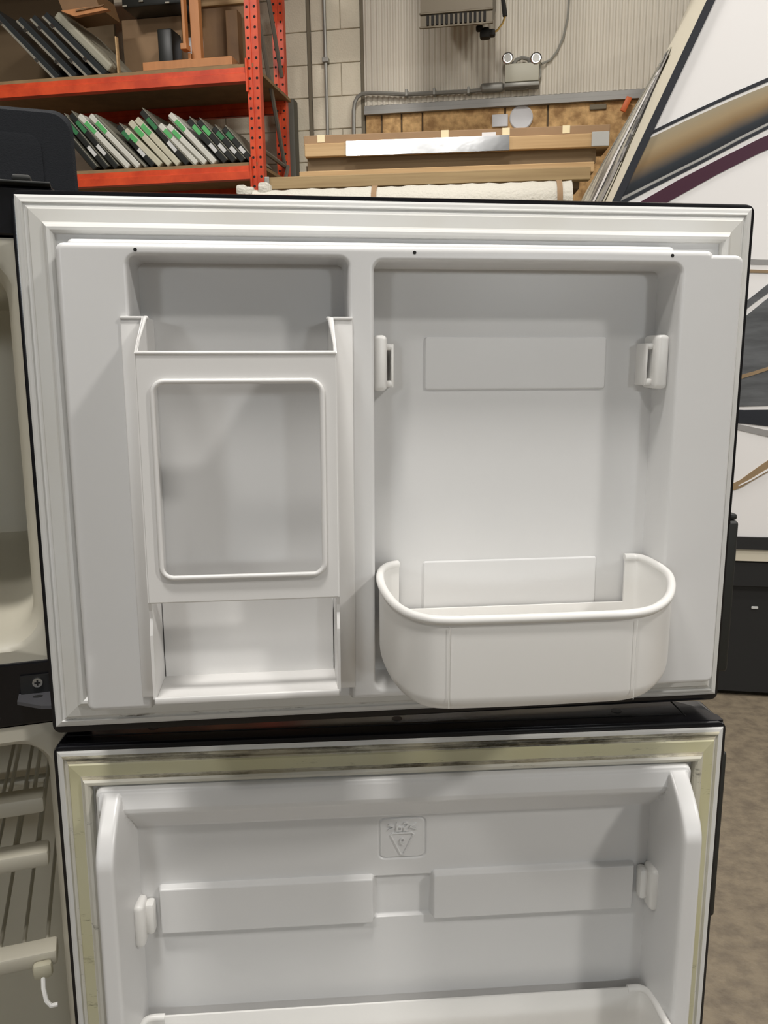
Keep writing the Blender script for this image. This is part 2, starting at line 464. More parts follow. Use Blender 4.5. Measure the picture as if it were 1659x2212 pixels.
cb = MB().tube([bgp(1232, -60, WALL_D - .03), bgp(1229, 0, WALL_D - .03), bgp(1226, 40, WALL_D - .03), bgp(1217, 80, WALL_D - .03), bgp(1203, 112, WALL_D - .03), bgp(1188, 130, WALL_D - .03), bgp(1170, 138, WALL_D - .05)], .007, 6)
tag(bgobj(cb, 'wall_cable', 'cable_grey', smooth=True), 'thin grey cable curving down the ribbed wall to the emergency light', 'cable')
# cards and the round plate pinned to the strand board
x0, z1 = bg(1063, 248, WALL_D - .03); x1, z0 = bg(1097, 273, WALL_D - .03)
tag(bgobj(MB().rbox(x0, x1, WALL_D - .035, WALL_D - .012, z0, z1, .003, 1), 'note_card', 'paper'), 'white rectangular card fixed on the strand board wall', 'card')
q = bgp(1126, 254, WALL_D - .02)
lp = [[(q[0] + r * math.cos(2 * math.pi * k / 28), WALL_D - y, q[2] + r * math.sin(2 * math.pi * k / 28)) for k in range(28)] for r, y in ((.074, .014), (.074, .022), (.068, .028), (.060, .024), (.02, .024))]
tag(bgobj(MB().loft(lp, cap0=True, cap1=True), 'vent_cover', 'paper', smooth=True), 'white round cover plate on the strand board wall', 'plate')
x0, z1 = bg(1274, 226, WALL_D - .03); x1, z0 = bg(1310, 235, WALL_D - .03)
tag(bgobj(MB().rbox(x0, x1, WALL_D - .03, WALL_D - .012, z0, z1, .003, 1), 'slot_plate', 'joint_dark'), 'small dark slotted plate on the strand board at its right end', 'plate')
q = bgp(1362, 203, 5.5)
tg = MB().rbox(-.018, .018, -.01, .01, -.045, .045, .006, 2, mtx=Matrix.Rotation(math.radians(25), 4, 'Y'))
tgo = tg.build('orange_strap_end', 'tag_orange', None, BG @ T(q[0], WALL_D - .065, q[2]), smooth=True)
tag(tgo, 'small orange strap end hanging beside the camper nose', 'strap')
# dark upright behind the rack
x0, z1 = bg(603, 219, 5.72); x1, _ = bg(640, 219, 5.72)
tag(bgobj(MB().rbox(x0, x1, 5.66, 5.76, 0, z1, .012), 'wall_post', 'post_grey', smooth=True), 'dark olive upright standing against the block wall by the rack', 'post')

# ------------------------------------------------------------------ unit heater
HD = 5.15
ht = thing('unit_heater', 'brown unit heater with louvre slots hanging high on the wall', 'heater', BG)
xl, zt = bg(908, 34, HD); xr, _ = bg(1064, 26, HD)
zb = bg(910, 67, HD)[1] + .01
zt2 = bg(908, 32, HD)[1]
body = MB()
body.prism([(HD, zb), (HD, zt2 + .65), (HD + .45, zt2 + .65), (HD + .45, zb + .22)], 'x', xl, xr)
part(ht, body, 'casing', 'heater_metal')
nl = 13
for i in range(nl):
    xx = xl + .03 + (xr - xl - .06) * (i + .5) / nl
    part(ht, MB().rbox(xx - .007, xx + .007, HD - .012, HD - .001, zb + .012, zt2 - .008, .003, 1), 'louvre_slot', 'heater_dark')
part(ht, MB().rbox(xl - .004, xr + .004, HD - .014, HD - .001, zb - .002, zb + .008, .002, 1).rbox(xl - .004, xr + .004, HD - .010, HD - .001, zt2 - .004, zt2 + .006, .002, 1), 'louvre_frame', 'heater_metal')
for xx in (xl + .05, xr - .05):
    part(ht, MB().tube([(xx, HD + .2, zt2 + .64), (xx, HD + .2, 6.0)], .008, 6), 'hanger_rod', 'conduit', True)
gq = bgp(1090, 15, HD + .1)
part(ht, MB().tube([bgp(1086, -80, HD + .1), bgp(1087, 0, HD + .1), bgp(1091, 35, HD + .1)], [.012, .012, .014], 8), 'gas_pipe', 'heater_dark', True)
part(ht, MB().tube([bgp(1091, 36, HD + .1), bgp(1086, 50, HD + .1), bgp(1074, 66, HD + .1), bgp(1062, 72, HD + .1)], .006, 6), 'gas_hose', 'brass', True)
vm = MB()
for (px, py, r) in ((1060, 72, .026), (1048, 76, .03), (1050, 65, .018), (1036, 62, .02)):
    q = bgp(px, py, HD + .1); vm.rbox(q[0] - r, q[0] + r, q[1] - r, q[1] + r, q[2] - r * .7, q[2] + r * .7, r * .4)
part(ht, vm, 'gas_valve', 'heater_dark', True)

# ------------------------------------------------------------------ pallet rack
rk = thing('pallet_rack', 'orange steel pallet rack with two board shelves of stock', 'rack', BG)
DF, DB = 4.78, 5.48
AR, AL = -1.535, -3.50
ZTOP = 4.6
def post(a, d, front):
    m = MB()
    wd = .036; dp = .055
    m.prism([(a - wd, d), (a - .006, d), (a - .006, d + .006), (a + .006, d + .006), (a + .006, d), (a + wd, d), (a + wd, d + dp), (a - wd, d + dp)], 'z', 0, ZTOP)
    po = part(rk, m, 'upright', 'rack_orange')
    hm = MB()
    z = 0.1
    while z < ZTOP - .05:
        for s in (-1, 1):
            hm.disc((a + s * .021, d - .0008, z), (0, 1, 0), .0075, .002, 8)
        z += .051
    part(po, hm, 'slot_holes', 'hole', kind='stuff')
    part(po, MB().box(a - .06, a + .06, d - .02, d + .1, 0, .008), 'foot_plate', 'rack_orange')
for a in (AR, AL): post(a, DF, True)
for a in (AR - .055, AL + .02): post(a, DB, False)
Z1 = bg(540, 139, DF)[1]; Z2 = bg(545, 352, DF)[1]
def beam(z, d, dr):
    m = MB()
    m.prism([(d, z - .012), (d + .045, z - .012), (d + .045, z - .085), (d, z - .085), (d - .012 * dr, z - .085), (d - .012 * dr, z - .045), (d, z - .040)], 'x', AL + .03, AR - .03)
    bo = part(rk, m, 'beam', 'rack_orange')
    for a in (AL + .035, AR - .035):
        part(bo, MB().rbox(a - .006, a + .02 if a < -2.5 else a + .006, d - .016 * dr, d + .045, z - .14, z + .03, .002, 1), 'beam_connector', 'rack_orange')
for z in (Z1, Z2, 1.25):
    beam(z, DF, 1); beam(z, DB - .002, -1)
    part(rk, MB().box(AL - .02, AR + .0, DF + .004, DB + .05, z - .012, z + .006), 'deck_board', 'deck_board')
br = MB()
for za, zb_, d0, d1 in ((3.9, 2.95, DF + .05, DB), (3.35, 2.42, DF + .06, DB), (2.42, 1.6, DB, DF + .06), (1.6, .6, DF + .06, DB)):
    part(rk, MB().tube([(AR - .02, d0, za), (AR - .04, d1, zb_)], .013, 6), 'brace', 'brace_steel')
part(rk, MB().tube([(AR - .02, DF + .05, 2.42), (AR - .04, DB, 2.42)], .013, 6), 'brace', 'brace_steel')

# slabs leaning on the lower shelf (edge-on): top pixel, foot pixel, colour, sticker
SL = [((118, 268), (206, 372), 'k', 'd', False, 'black slab nearest the dark grey cabinet'),
      ((136, 258), (230, 370), 'k', 'd', True, 'black slab with a faint green sticker, second from the dark grey cabinet'),
      ((152, 252), (252, 368), 'k', 'd', True, 'black slab with a white label left of the bright white pair'),
      ((170, 254), (278, 366), 'w', 'g', False, 'white slab with green sticker, left one of the bright white pair'),
      ((194, 254), (300, 365), 'w', 'g', False, 'white slab with green sticker, right one of the bright white pair'),
      ((204, 250), (315, 364), 'e', None, False, 'thin pewter grey slab behind the bright white pair'),
      ((254, 277), (331, 363), 'k', 'd', True, 'short black slab left of the cream slabs'),
      ((270, 286), (347, 362), 'c', 'g', False, 'cream slab with green sticker, leftmost of the three cream ones'),
      ((280, 268), (367, 361), 'c', 'g', False, 'cream slab with green sticker, middle of the three cream ones'),
      ((294, 262), (386, 360), 'c', 'g', False, 'cream slab with green sticker, rightmost of the three cream ones'),
      ((304, 244), (405, 358), 'k', 'd', True, 'tall black slab between the cream slabs and the white slabs'),
      ((344, 273), (425, 357), 'w', 'g', False, 'white slab with green sticker just right of the tall black slab'),
      ((362, 275), (444, 356), 'w', 'g', False, 'white slab with green sticker, middle of the right white ones'),
      ((366, 250), (464, 355), 'w', 'g', False, 'tall white slab with green sticker, rightmost of the white ones'),
      ((406, 262), (487, 353), 'k', 'g', True, 'black slab with green sticker just right of the last white slab'),
      ((427, 264), (506, 352), 'k', 'g', True, 'black slab with green sticker, third from the orange upright'),
      ((460, 278), (525, 350), 'k', 'd', True, 'short black slab, second from the orange upright'),
      ((482, 278), (543, 348), 'k', 'd', True, 'short black slab nearest the orange upright')]
SM = {'k': 'slab_black', 'w': 'slab_white', 'e': 'slab_grey', 'c': 'slab_cream'}
for i, (tp, ft, colr, st, lab, text) in enumerate(SL):
    a0, z0 = bg(ft[0], ft[1], DF + .02); a1, z1 = bg(tp[0], tp[1], DF + .02)
    dx, dz = a1 - a0, z1 - z0
    ln = math.hypot(dx, dz); ang = math.atan2(dx, dz)               # lean from the vertical
    th = 0.030 if colr != 'e' else 0.014
    if colr == 'c': th = 0.034
    dep = 0.34
    zf = Z2 + .006 + abs(math.sin(ang)) * th / 2 + .001
    mtx = BG @ T(a0, DF + .02, zf) @ Matrix.Rotation(ang, 4, 'Y')
    t = thing('flat_slab', text + ' on the lower rack shelf', 'slab', mtx, 'flat slabs leaning on the lower rack shelf')
    part(t, MB().rbox(-th / 2, th / 2, 0, dep, 0, ln, .004, 1), 'body', SM[colr])
    if colr == 'w':
        part(t, MB().rbox(-th / 2 - .007, -th / 2 - .0005, .0, dep, 0, ln * .97, .002, 1), 'backing_sheet', 'slab_grey')
    if colr == 'k':
        part(t, MB().rbox(th / 2 + .0005, th / 2 + .006, .002, dep, 0, ln * 1.02, .002, 1), 'edge_strip', 'slab_grey')
    if st:
        part(t, MB().rbox(-th * .40, th * .40, -.0015, .0, ln * .66, ln * .86, .0005, 1), 'sticker', 'sticker_green' if st == 'g' else 'sticker_dark_green', label='green sticker')
    if lab:
        part(t, MB().rbox(-th * .36, th * .36, -.0015, .0, ln * .24, ln * .42, .0005, 1), 'paper_label', 'label_white', label='white paper label')

# big dark screens leaning on the upper shelf
SC = [((-20, 10), (122, 158), False, 'dark glass panel leaning lowest at the far left of the upper shelf'),
      ((38, 31), (160, 156), False, 'dark glass panel, second from the left on the upper shelf'),
      ((68, 27), (192, 154), False, 'dark glass panel, third from the left on the upper shelf'),
      ((94, 20), (224, 150), True, 'dark glass panel with a pale beige back, rightmost of the leaning four')]
for tp, ft, back, text in SC:
    a0, z0 = bg(ft[0], ft[1], DF + .05); a1, z1 = bg(tp[0], tp[1], DF + .05)
    dx, dz = a1 - a0, z1 - z0
    ln = math.hypot(dx, dz); ang = math.atan2(dx, dz)
    th = .036
    mtx = BG @ T(a0, DF + .05, Z1 + .006 + abs(math.sin(ang)) * th / 2 + .001) @ Matrix.Rotation(ang, 4, 'Y')
    t = thing('glass_panel', text, 'panel', mtx, 'dark glass panels on the upper shelf')
    part(t, MB().rbox(-th / 2, th / 2, .004, .5, 0, ln, .004, 1), 'body', 'screen_dark')
    part(t, MB().rbox(-th / 2 - .004, -th / 2 + .009, -.003, .004, 0, ln, .002, 1), 'edge_trim', 'edge_pewter')
    if back:
        part(t, MB().rbox(th / 2 + .001, th / 2 + .05, .03, .5, .01, ln * .93, .012, 2), 'back_cover', 'screen_back')
    for k in (.25, .8):
        part(t, MB().rbox(-th / 2 - .008, -th / 2 + .010, -.008, -.003, ln * k, ln * k + .03, .003, 1), 'clip', 'chrome')

def bgbox(name, label, cat, p0, p1, d0, d1, material, r=.004, z0=None, group=None):
    a, z1 = bg(p0[0], p0[1], d0); b, zz = bg(p1[0], p1[1], d0)
    m = MB().rbox(a, b, d0, d1, zz if z0 is None else z0, z1, r, 2)
    return tag(bgobj(m, name, material, smooth=True), label, cat, group)
ZS = Z1 + .0065
# wooden easel-like stand, orange varnish
st = thing('wooden_stand', 'orange varnished wooden stand with a broad flat foot on the rack', 'stand', BG)
a, zt = bg(306, 115, DF + .10); b, _ = bg(500, 108, DF + .10)
part(st, MB().rbox(a, b, DF + .10, DF + .42, ZS + .012, ZS + .075, .004), 'foot', 'wood_orange')
part(st, MB().rbox(a - .01, b + .06, DF + .03, DF + .46, ZS, ZS + .011, .003), 'base_board', 'wood_brown')
pa, _ = bg(416, 100, DF + .22); pb, _ = bg(436, 100, DF + .22)
part(st, MB().rbox(pa, pb, DF + .2, DF + .25, ZS + .075, ZS + .95, .004), 'column', 'wood_orange')
pa2, _ = bg(398, 60, DF + .16)
part(st, MB().rbox(pa2 - .01, pa - .012, DF + .15, DF + .20, ZS + .17, ZS + .95, .004), 'side_column', 'wood_orange')
part(st, MB().rbox(pa2 - .022, pa - .004, DF + .135, DF + .20, ZS + .14, ZS + .172, .004), 'side_block', 'wood_orange')
part(st, MB().rbox(pa - .02, pa - .003, DF + .19, DF + .24, ZS + .075, ZS + .135, .003), 'wedge', 'wood_orange')
# other things on the upper shelf
bgbox('speaker_box', 'small black upright box behind the wooden stand foot', 'box', (338, 62), (373, 112), DF + .35, DF + .50, 'slab_black', .01, ZS)
bgbox('cardboard_box', 'brown cardboard box behind the small black upright box', 'box', (262, 44), (395, 110), DF + .52, DF + .69, 'cardboard', .004, ZS)
bgbox('white_board', 'white board standing at the back of the upper shelf', 'board', (396, 82), (530, 130), DF + .60, DF + .62, 'paper', .003, ZS)
bgbox('plywood_sheet', 'tall brown plywood sheet between the stand and the orange upright', 'panel', (486, 22), (517, 128), DF + .42, DF + .50, 'wood_brown', .004, ZS)
bgbox('brown_crate', 'large dark brown crate behind the wooden stand column', 'crate', (434, 6), (535, 82), DF + .52, DF + .59, 'wood_brown', .004, ZS)
bgbox('wooden_post', 'thin pale wooden upright right of the leaning glass panels', 'post', (247, 78), (255, 140), DF + .12, DF + .15, 'pine', .003, ZS)
# third level: deck with a wooden tray and a black case resting on it
Z3 = bg(480, 4, DF)[1] + .42
beam(Z3 + .09, DF, 1); beam(Z3 + .09, DB - .002, -1)
part(rk, MB().box(AL - .02, AR, DF + .004, DB + .05, Z3 + .078, Z3 + .096), 'deck_board', 'deck_board')
# hanging under it: wooden tray leaning on the glass panels, black case hung beneath
tr = thing('wooden_tray', 'orange wooden tray resting over the leaning glass panels', 'tray', BG)
a, z = bg(150, 36, DF + .02); b, z2 = bg(234, 10, DF + .02)
part(tr, MB().prism([(a + .03, z), (b, z + .02), (b - .07, z2), (a - .05, z2 - .01)], 'y', DF + .02, DF + .05), 'front', 'wood_orange')
part(tr, MB().prism([(a + .045, z + .03), (b - .02, z + .045), (b - .03, z + .038), (a + .045, z + .022)], 'y', DF + .012, DF + .02), 'groove', 'wood_brown')
part(tr, MB().prism([(a - .05, z2 - .01), (b - .07, z2), (b - .10, z2 + .10), (a - .09, z2 + .10)], 'y', DF + .05, DF + .3), 'body', 'wood_brown')
bc = thing('black_case', 'wide black case with silver studs lying on the brown cardboard box', 'case', BG)
a, z = bg(258, 38, DF + .30); b, _ = bg(396, 30, DF + .30)
zcb = bg(262, 44, DF + .52)[1]
part(bc, MB().rbox(a, b, DF + .34, DF + .69, zcb + .001, zcb + .26, .012), 'body', 'slab_black', True)
for px, py in ((270, 14), (305, 3), (362, 6)):
    q = bgp(px, py, DF + .338)
    part(bc, MB().rbox(q[0] - .014, q[0] + .014, DF + .330, DF + .339, q[2] - .005, q[2] + .005, .003), 'stud', 'edge_pewter')
bgbox('shade_board', 'large dark brown board added at the back for the shade behind the leaning glass panels', 'board', (-60, -30), (252, 140), DF + .60, DF + .63, 'kraft_dark', .004, ZS)  # dark sheet added in place of the shade inside the rack
bgbox('pale_plank', 'pale plank lying on the brown crate at the top of the rack', 'plank', (430, -4), (528, 6), DF + .50, DF + .62, 'pine', .003)

# ------------------------------------------------------------------ lumber rack
LY = math.radians(5.5)
LM = Matrix.Rotation(-LY, 4, 'Z')
L1 = np.array([math.cos(LY), -math.sin(LY), 0]); L2 = np.array([math.sin(LY), math.cos(LY), 0])
def lg(x, y, d):
    r = M @ np.array([(x - CX) / F_PX, (y - CY) / F_PX, 1.0])
    Q = r * (d / (r @ L2)); return float(Q @ L1), float(Q[2] + CAM_H)
LD = 4.25
def lum(name, label, cat, px0, px1, yt, yb, xm, d0, d1, material, r=.003, **kw):
    a, _ = lg(px0, yt, d0); b, _ = lg(px1, yt, d0)
    zt = lg(xm, yt, d0)[1]; zb_ = lg(xm, yb, d0)[1]
    o = MB().rbox(a, b, d0, d1, zb_, zt, r, 1).build(name, material, None, LM)
    return tag(o, label, cat, kw.get('group')), (a, b, zb_, zt)
g = 'boards on the lumber rack'
b1, e1_ = lum('long_beam', 'long dull brown timber beam lying lowest above the foam roll', 'board', 573, 1276, 374, 401, 850, LD - .02, LD + .04, 'pine_dull', group=g)
b2, e2_ = lum('thin_board', 'thin pale board lying behind the long dull beam', 'board', 646, 1284, 362, 384, 900, LD + .05, LD + .20, 'pine', group=g)
b3, e3_ = lum('boxed_timber', 'pale pine timber with the shiny metal strip on it', 'board', 657, 1318, 302, 331, 900, LD + .06, LD + .30, 'pine', group=g)
zb3 = e3_[2]; zt3 = e3_[3]
a, _ = lg(655, 285, LD + .1); b, _ = lg(1318, 285, LD + .1)
cbx = MB().rbox(a, b, LD + .10, LD + .34, zt3 + .001, zt3 + .046, .003, 1).build('long_carton', 'cardboard', None, LM)
cbx = tag(cbx, 'long flat brown carton lying on top of the pine timber', 'carton')
for px in (693, 961, 1093, 1223):
    aa, _ = lg(px - 8, 285, LD + .1); bb, _ = lg(px + 8, 285, LD + .1)
    part(cbx, MB().box(aa, bb, LD + .0985, LD + .20, zt3 + .012, zt3 + .0475), 'tape_strip', 'tape', mtx=LM, label='cream tape strip')
aa, _ = lg(1041, 290, LD + .1); bb, _ = lg(1071, 290, LD + .1)
part(cbx, MB().box(aa, bb, LD + .0982, LD + .0995, zt3 + .002, zt3 + .03), 'paper_tag', 'paper', mtx=LM, label='white paper tag')
aa, _ = lg(748, 320, LD + .05); bb, _ = lg(1100, 320, LD + .05)
ms = MB().prism([(LD + .056, zb3 - .004), (LD + .0445, zb3 - .004), (LD + .050, zt3 + .004), (LD + .056, zt3 + .002)], 'x', aa, bb).build('metal_strip', 'steel_sheet', None, LM)
tag(ms, 'shiny bare metal strip along the front of the pine timber', 'metal strip')
aa, _ = lg(1278, 300, LD + .05); bb, _ = lg(1316, 300, LD + .05)
tag(MB().rbox(aa, bb, LD + .045, LD + .058, zb3, zt3 + .004, .002, 1).build('plastic_wrap', 'wrap_film', None, LM), 'pale plastic wrap around the timber near the camper', 'wrap')
# dark spacer timbers between the levels, uprights and arms below
lr = thing('lumber_rack', 'dark timber rack carrying the long boards by the wall', 'rack', LM)
zz = e2_[3]
aL, _ = lg(665, 345, LD + .1); aR = e3_[1] - .06
part(lr, MB().box(aL, aR, LD + .09, LD + .30, zz + .001, zb3 - .001), 'spacer_board', 'kraft_dark')
part(lr, MB().box(e2_[0] + .02, aR - .08, LD + .04, LD + .22, e1_[2] - .03, e2_[2] - .001), 'shelf_board', 'kraft_dark')
zfo = lg(900, 402, LD)[1]
for px in (655, 770, 885):
    aa, _ = lg(px, 380, LD)
    part(lr, MB().box(aa - .03, aa + .03, LD + .26, LD + .34, 0, zb3 - .004), 'upright', 'kraft_dark')
    part(lr, MB().box(aa - .025, aa + .025, LD - .02, LD + .26, e1_[2] - .075, e1_[2] - .031), 'arm', 'kraft_dark')
    part(lr, MB().box(aa - .025, aa + .025, LD - .02, LD + .04, e1_[2] - .031, e1_[2] - .001), 'arm_block', 'kraft_dark')
    part(lr, MB().box(aa - .025, aa + .025, LD - .40, LD + .26, lg(900, 404, LD - .15)[1] - .252, lg(900, 404, LD - .15)[1] - .205), 'arm', 'kraft_dark')
mbk = MB().rbox(-.012, .012, -.004, .004, -.03, .03, .003)
q = lg(563, 386, LD - .03)
part(b1, mbk, 'end_bracket', 'conduit', mtx=LM @ T(q[0] + .03, LD - .026, (e1_[2] + e1_[3]) / 2), label='grey metal end bracket')
# foam roll
fz = lg(900, 404, LD - .15)[1]
fr = .10
fa, _ = lg(545, 412, LD - .15); fb, _ = lg(1230, 412, LD - .15)
roll = thing('foam_roll', 'long white foam roll with brown straps under the timber beams', 'roll', LM)
loops = []
nseg = 60
for i in range(nseg + 1):
    x = fa + (fb - fa) * i / nseg
    k = 1 + .02 * math.sin(i * 1.7) + .015 * math.sin(i * .6 + 1)
    if i == 0: k = .7
    loops.append([(x, LD - .19 + fr * k * math.cos(2 * math.pi * j / 20), fz - fr + fr * k * math.sin(2 * math.pi * j / 20)) for j in range(20)])
part(roll, MB().loft(loops, cap0=True, cap1=True), 'roll_body', 'foam', True)
for px in (811, 1205):
    xx, _ = lg(px, 412, LD - .19)
    rm = MB()
    rm.loft([[(x, LD - .19 + rr * math.cos(2 * math.pi * j / 20), fz - fr + rr * math.sin(2 * math.pi * j / 20)) for j in range(20)] for x, rr in ((xx - .012, fr * 1.02), (xx - .012, fr * 1.055), (xx + .012, fr * 1.055), (xx + .012, fr * 1.02))])
    part(roll, rm, 'strap', 'cardboard', True)
tf = MB()
for k in range(9):
    a = random.uniform(-.04, .09); zz_ = random.uniform(-.01, .03); r = random.uniform(.015, .028)
    tf.rbox(fa + a - r, fa + a + r, LD - .22 - r, LD - .22 + r, fz + zz_ - r - .02, fz + zz_ + r - .02, r * .45, 2)
part(roll, tf, 'torn_end', 'foam', True, label='ragged torn foam end')

# ------------------------------------------------------------------ camper (white, sloping nose)
RD = 3.09
rv = thing('camper', 'white camper with gold and maroon swooshes and a sloping cream nose', 'camper', BG)
n0 = bg(1535, 0, RD); n1 = bg(1330, 435, RD)
sl = (n0[0] - n1[0]) / (n0[1] - n1[1])
zU = bg(1640, 1212, RD)[1]; zT = bg(1640, 1160, RD)[1]; zT2 = bg(1640, 1186, RD)[1]
def nose(z): return n1[0] + sl * (z - n1[1])
ztop = 3.25
LEN = 5.5
xR = nose(1.8) + LEN
side = [(nose(zU), zU), (xR, zU), (xR, ztop), (nose(ztop) + .12, ztop), (nose(ztop - .25) + .01, ztop - .25)]
part(rv, MB().prism(side, 'y', RD, RD + 2.3), 'body', 'rv_white')
# nose cap: shallow bulged shell
def cap_bulge(z, t):
    return .15 * (1 - (2 * t - 1) ** 4) * min(1, max(0.15, (z - zU) / .4)) * max(.3, 1 - .48 * max(0, z - 2.0) / .42)
cap = MB()
ny, nz = 14, 12
zs_ = [zU + (ztop - .2 - zU) * k / nz for k in range(nz + 1)]
loops = []
for k in range(nz + 1):
    row = []
    for j in range(ny + 1):
        t = j / ny
        bul = cap_bulge(zs_[k], t)
        row.append((nose(zs_[k]) - .012 - bul * (0.55 + .45 * t), RD + .012 + t * 2.27, zs_[k]))
    loops.append(row)
cap.loft(loops, close_loop=False)
part(rv, cap, 'nose_cap', 'rv_cream', True)
# painted brush swirl on the nose cap: follows the cap surface
def cap_pt(z, t, off=.003):
    bul = cap_bulge(z, t)
    return (nose(z) - .012 - bul * (0.55 + .45 * t) - off, RD + .012 + t * 2.27, z)
sw = MB(); loops = []
for k in range(20):
    s = k / 19
    z = 1.35 + s * 1.02
    tc = .17 - .02 * s
    hw = .15 * math.sqrt(max(0.0, 1 - (2 * s - 1) ** 2 * 0.98)) * (1 - .35 * s)
    loops.append([cap_pt(z, max(.015, min(.98, tc - hw + 2 * hw * q / 8))) for q in range(9)])
sw.loft(loops, close_loop=False)
part(rv, sw, 'brush_swirl', 'rv_brush', True, label='grey brushed swirl graphic')
def swirl_line(t0, t1, z0, z1, bend, wd, material):
    m = MB(); L = []
    for k in range(16):
        s = k / 15
        z = z0 + (z1 - z0) * s
        t = t0 + (t1 - t0) * s + bend * math.sin(math.pi * s)
        L.append([cap_pt(z, t - wd, .006), cap_pt(z, t + wd, .006)])
    m.loft(L, close_loop=False)
    part(rv, m, 'swirl_stroke', material, True)
swirl_line(.10, .11, 1.5, 2.33, -.05, .010, 'rv_grey_light')
swirl_line(.05, .16, 1.95, 2.37, -.02, .010, 'rv_grey')
swirl_line(.13, .12, 1.6, 2.28, -.02, .010, 'rv_white')
swirl_line(.30, .17, 1.4, 2.37, .05, .010, 'rv_grey')
# dark corner trim
tm = MB()
tm.prism([(nose(zU) - .012, zU), (nose(zU) + .015, zU), (nose(ztop - .25) + .015, ztop - .25), (nose(ztop - .25) - .012, ztop - .25)], 'y', RD - .008, RD + .014)
part(rv, tm, 'corner_trim', 'rv_trim')
# side graphics: thin vinyl pieces on the wall, outlines by position on the wall
def decal(name, top, bot, material, off=.0025, ext=1.2, grad=False):
    """strip between two polylines of wall pixels (left to right), continued past the right by their end slope"""
    tp = [bg(x, y, RD) for x, y in top]; bt = [bg(x, y, RD) for x, y in bot]
    for L in (tp, bt):
        dx = L[-1][0] - L[-2][0]; dz = L[-1][1] - L[-2][1]
        L.append((L[-1][0] + ext, L[-1][1] + dz / dx * ext * .8))
    def resample(L, n=14):
        xs_ = [p[0] for p in L]; zs2 = [p[1] for p in L]
        lo, hi = xs_[0], xs_[-1]
        x = lo
        for _ in range(40):                                          # start at the corner trim
            x = max(lo, nose(float(np.interp(x, xs_, zs2))) + .012)
        return [(x + (hi - x) * i / (n - 1), float(np.interp(x + (hi - x) * i / (n - 1), xs_, zs2))) for i in range(n)]
    tp = resample(tp); bt = resample(bt)
    m = MB(); n = len(tp)
    vs = [(x, RD - off, z) for x, z in tp] + [(x, RD - off, z) for x, z in bt] + [(x, RD - .0002, z) for x, z in tp] + [(x, RD - .0002, z) for x, z in bt]
    fs = [(i, i + 1, n + i + 1, n + i) for i in range(n - 1)]
    fs += [(i, i + 1, 2 * n + i + 1, 2 * n + i) for i in range(n - 1)] + [(n + i, n + i + 1, 3 * n + i + 1, 3 * n + i) for i in range(n - 1)]
    m.add(vs, fs)
    o = part(rv, m, name, material)
    if grad:
        me = o.data; uvl = me.uv_layers.new(name='UVMap')
        for li, lp_ in enumerate(me.loops):
            vi = lp_.vertex_index % (2 * n)
            uvl.data[li].uv = (vi % n / n, 0.0 if vi < n else 1.0)
    return o
decal('swoosh_line', [(1340, 316), (1408, 283), (1530, 224), (1660, 167)], [(1340, 323), (1408, 290), (1530, 231), (1660, 176)], 'rv_trim')
decal('gold_swoosh', [(1325, 345), (1400, 300), (1530, 238), (1660, 184)], [(1325, 435), (1400, 397), (1530, 332), (1660, 262)], 'rv_gold', grad=True)
decal('silver_line', [(1325, 436), (1400, 398), (1530, 333), (1660, 263)], [(1325, 442), (1400, 403), (1530, 338), (1660, 268)], 'rv_silver')
decal('swoosh_line', [(1325, 443), (1400, 404), (1530, 339), (1660, 269)], [(1325, 452), (1400, 412), (1530, 346), (1660, 276)], 'rv_trim')
decal('maroon_swoosh', [(1380, 438), (1440, 402), (1560, 340), (1660, 290)], [(1380, 472), (1440, 438), (1560, 371), (1660, 321)], 'rv_maroon')
decal('tan_line', [(1560, 556), (1620, 560), (1660, 561)], [(1560, 568), (1620, 571), (1660, 571)], 'rv_grey_light', ext=.6)
decal('tan_line', [(1560, 580), (1620, 582), (1660, 584)], [(1560, 588), (1620, 589), (1660, 590)], 'rv_tan', ext=.6)
decal('grey_swoosh', [(1560, 690), (1618, 646), (1660, 612)], [(1560, 712), (1618, 662), (1660, 632)], 'rv_grey', ext=.5)
decal('dark_swoosh', [(1560, 712), (1615, 682), (1660, 642)], [(1560, 878), (1620, 878), (1660, 876)], 'rv_grey', off=.002, ext=.7)
decal('tan_line', [(1560, 820), (1615, 806), (1660, 792)], [(1560, 830), (1615, 814), (1660, 799)], 'rv_tan', off=.004, ext=.5)
decal('black_swoosh', [(1560, 884), (1620, 886), (1660, 885)], [(1560, 912), (1620, 916), (1660, 921)], 'rv_trim', ext=.8)
decal('grey_swoosh', [(1560, 912), (1600, 917), (1660, 930)], [(1560, 920), (1600, 930), (1660, 944)], 'rv_grey_light', off=.002, ext=.8)
decal('tan_swoosh', [(1560, 1055), (1600, 1036), (1660, 992)], [(1560, 1066), (1600, 1054), (1660, 1018)], 'rv_tan', ext=.6)
decal('white_stroke', [(1595, 1048), (1630, 1030), (1660, 1010)], [(1595, 1050), (1630, 1034), (1660, 1015)], 'rv_white', off=.004, ext=.4)
part(rv, MB().box(nose(zT2) + .02, xR, RD - .012, RD - .0005, zT2, zT), 'belt_trim', 'rv_dark')
part(rv, MB().box(nose(zU) + .02, xR, RD - .004, RD + .0, zU, zT2), 'sill_band', 'rv_cream')
part(rv, MB().box(nose(zU) + .25, xR, RD + .03, RD + 2.2, 0.02, zU - .001), 'skirt', 'rv_dark')
zm = bg(1640, 1265, RD + .03)[1]
part(rv, MB().rbox(nose(zU) + .22, xR, RD + .005, RD + .03, zm, zU - .005, .004, 1), 'skirt_rail', 'rv_dark')
a, z = bg(1630, 1313, RD + .028)
part(rv, MB().rbox(a - .012, a + .012, RD + .024, RD + .03, z - .004, z + .006, .002, 1), 'label_plate', 'label_white')
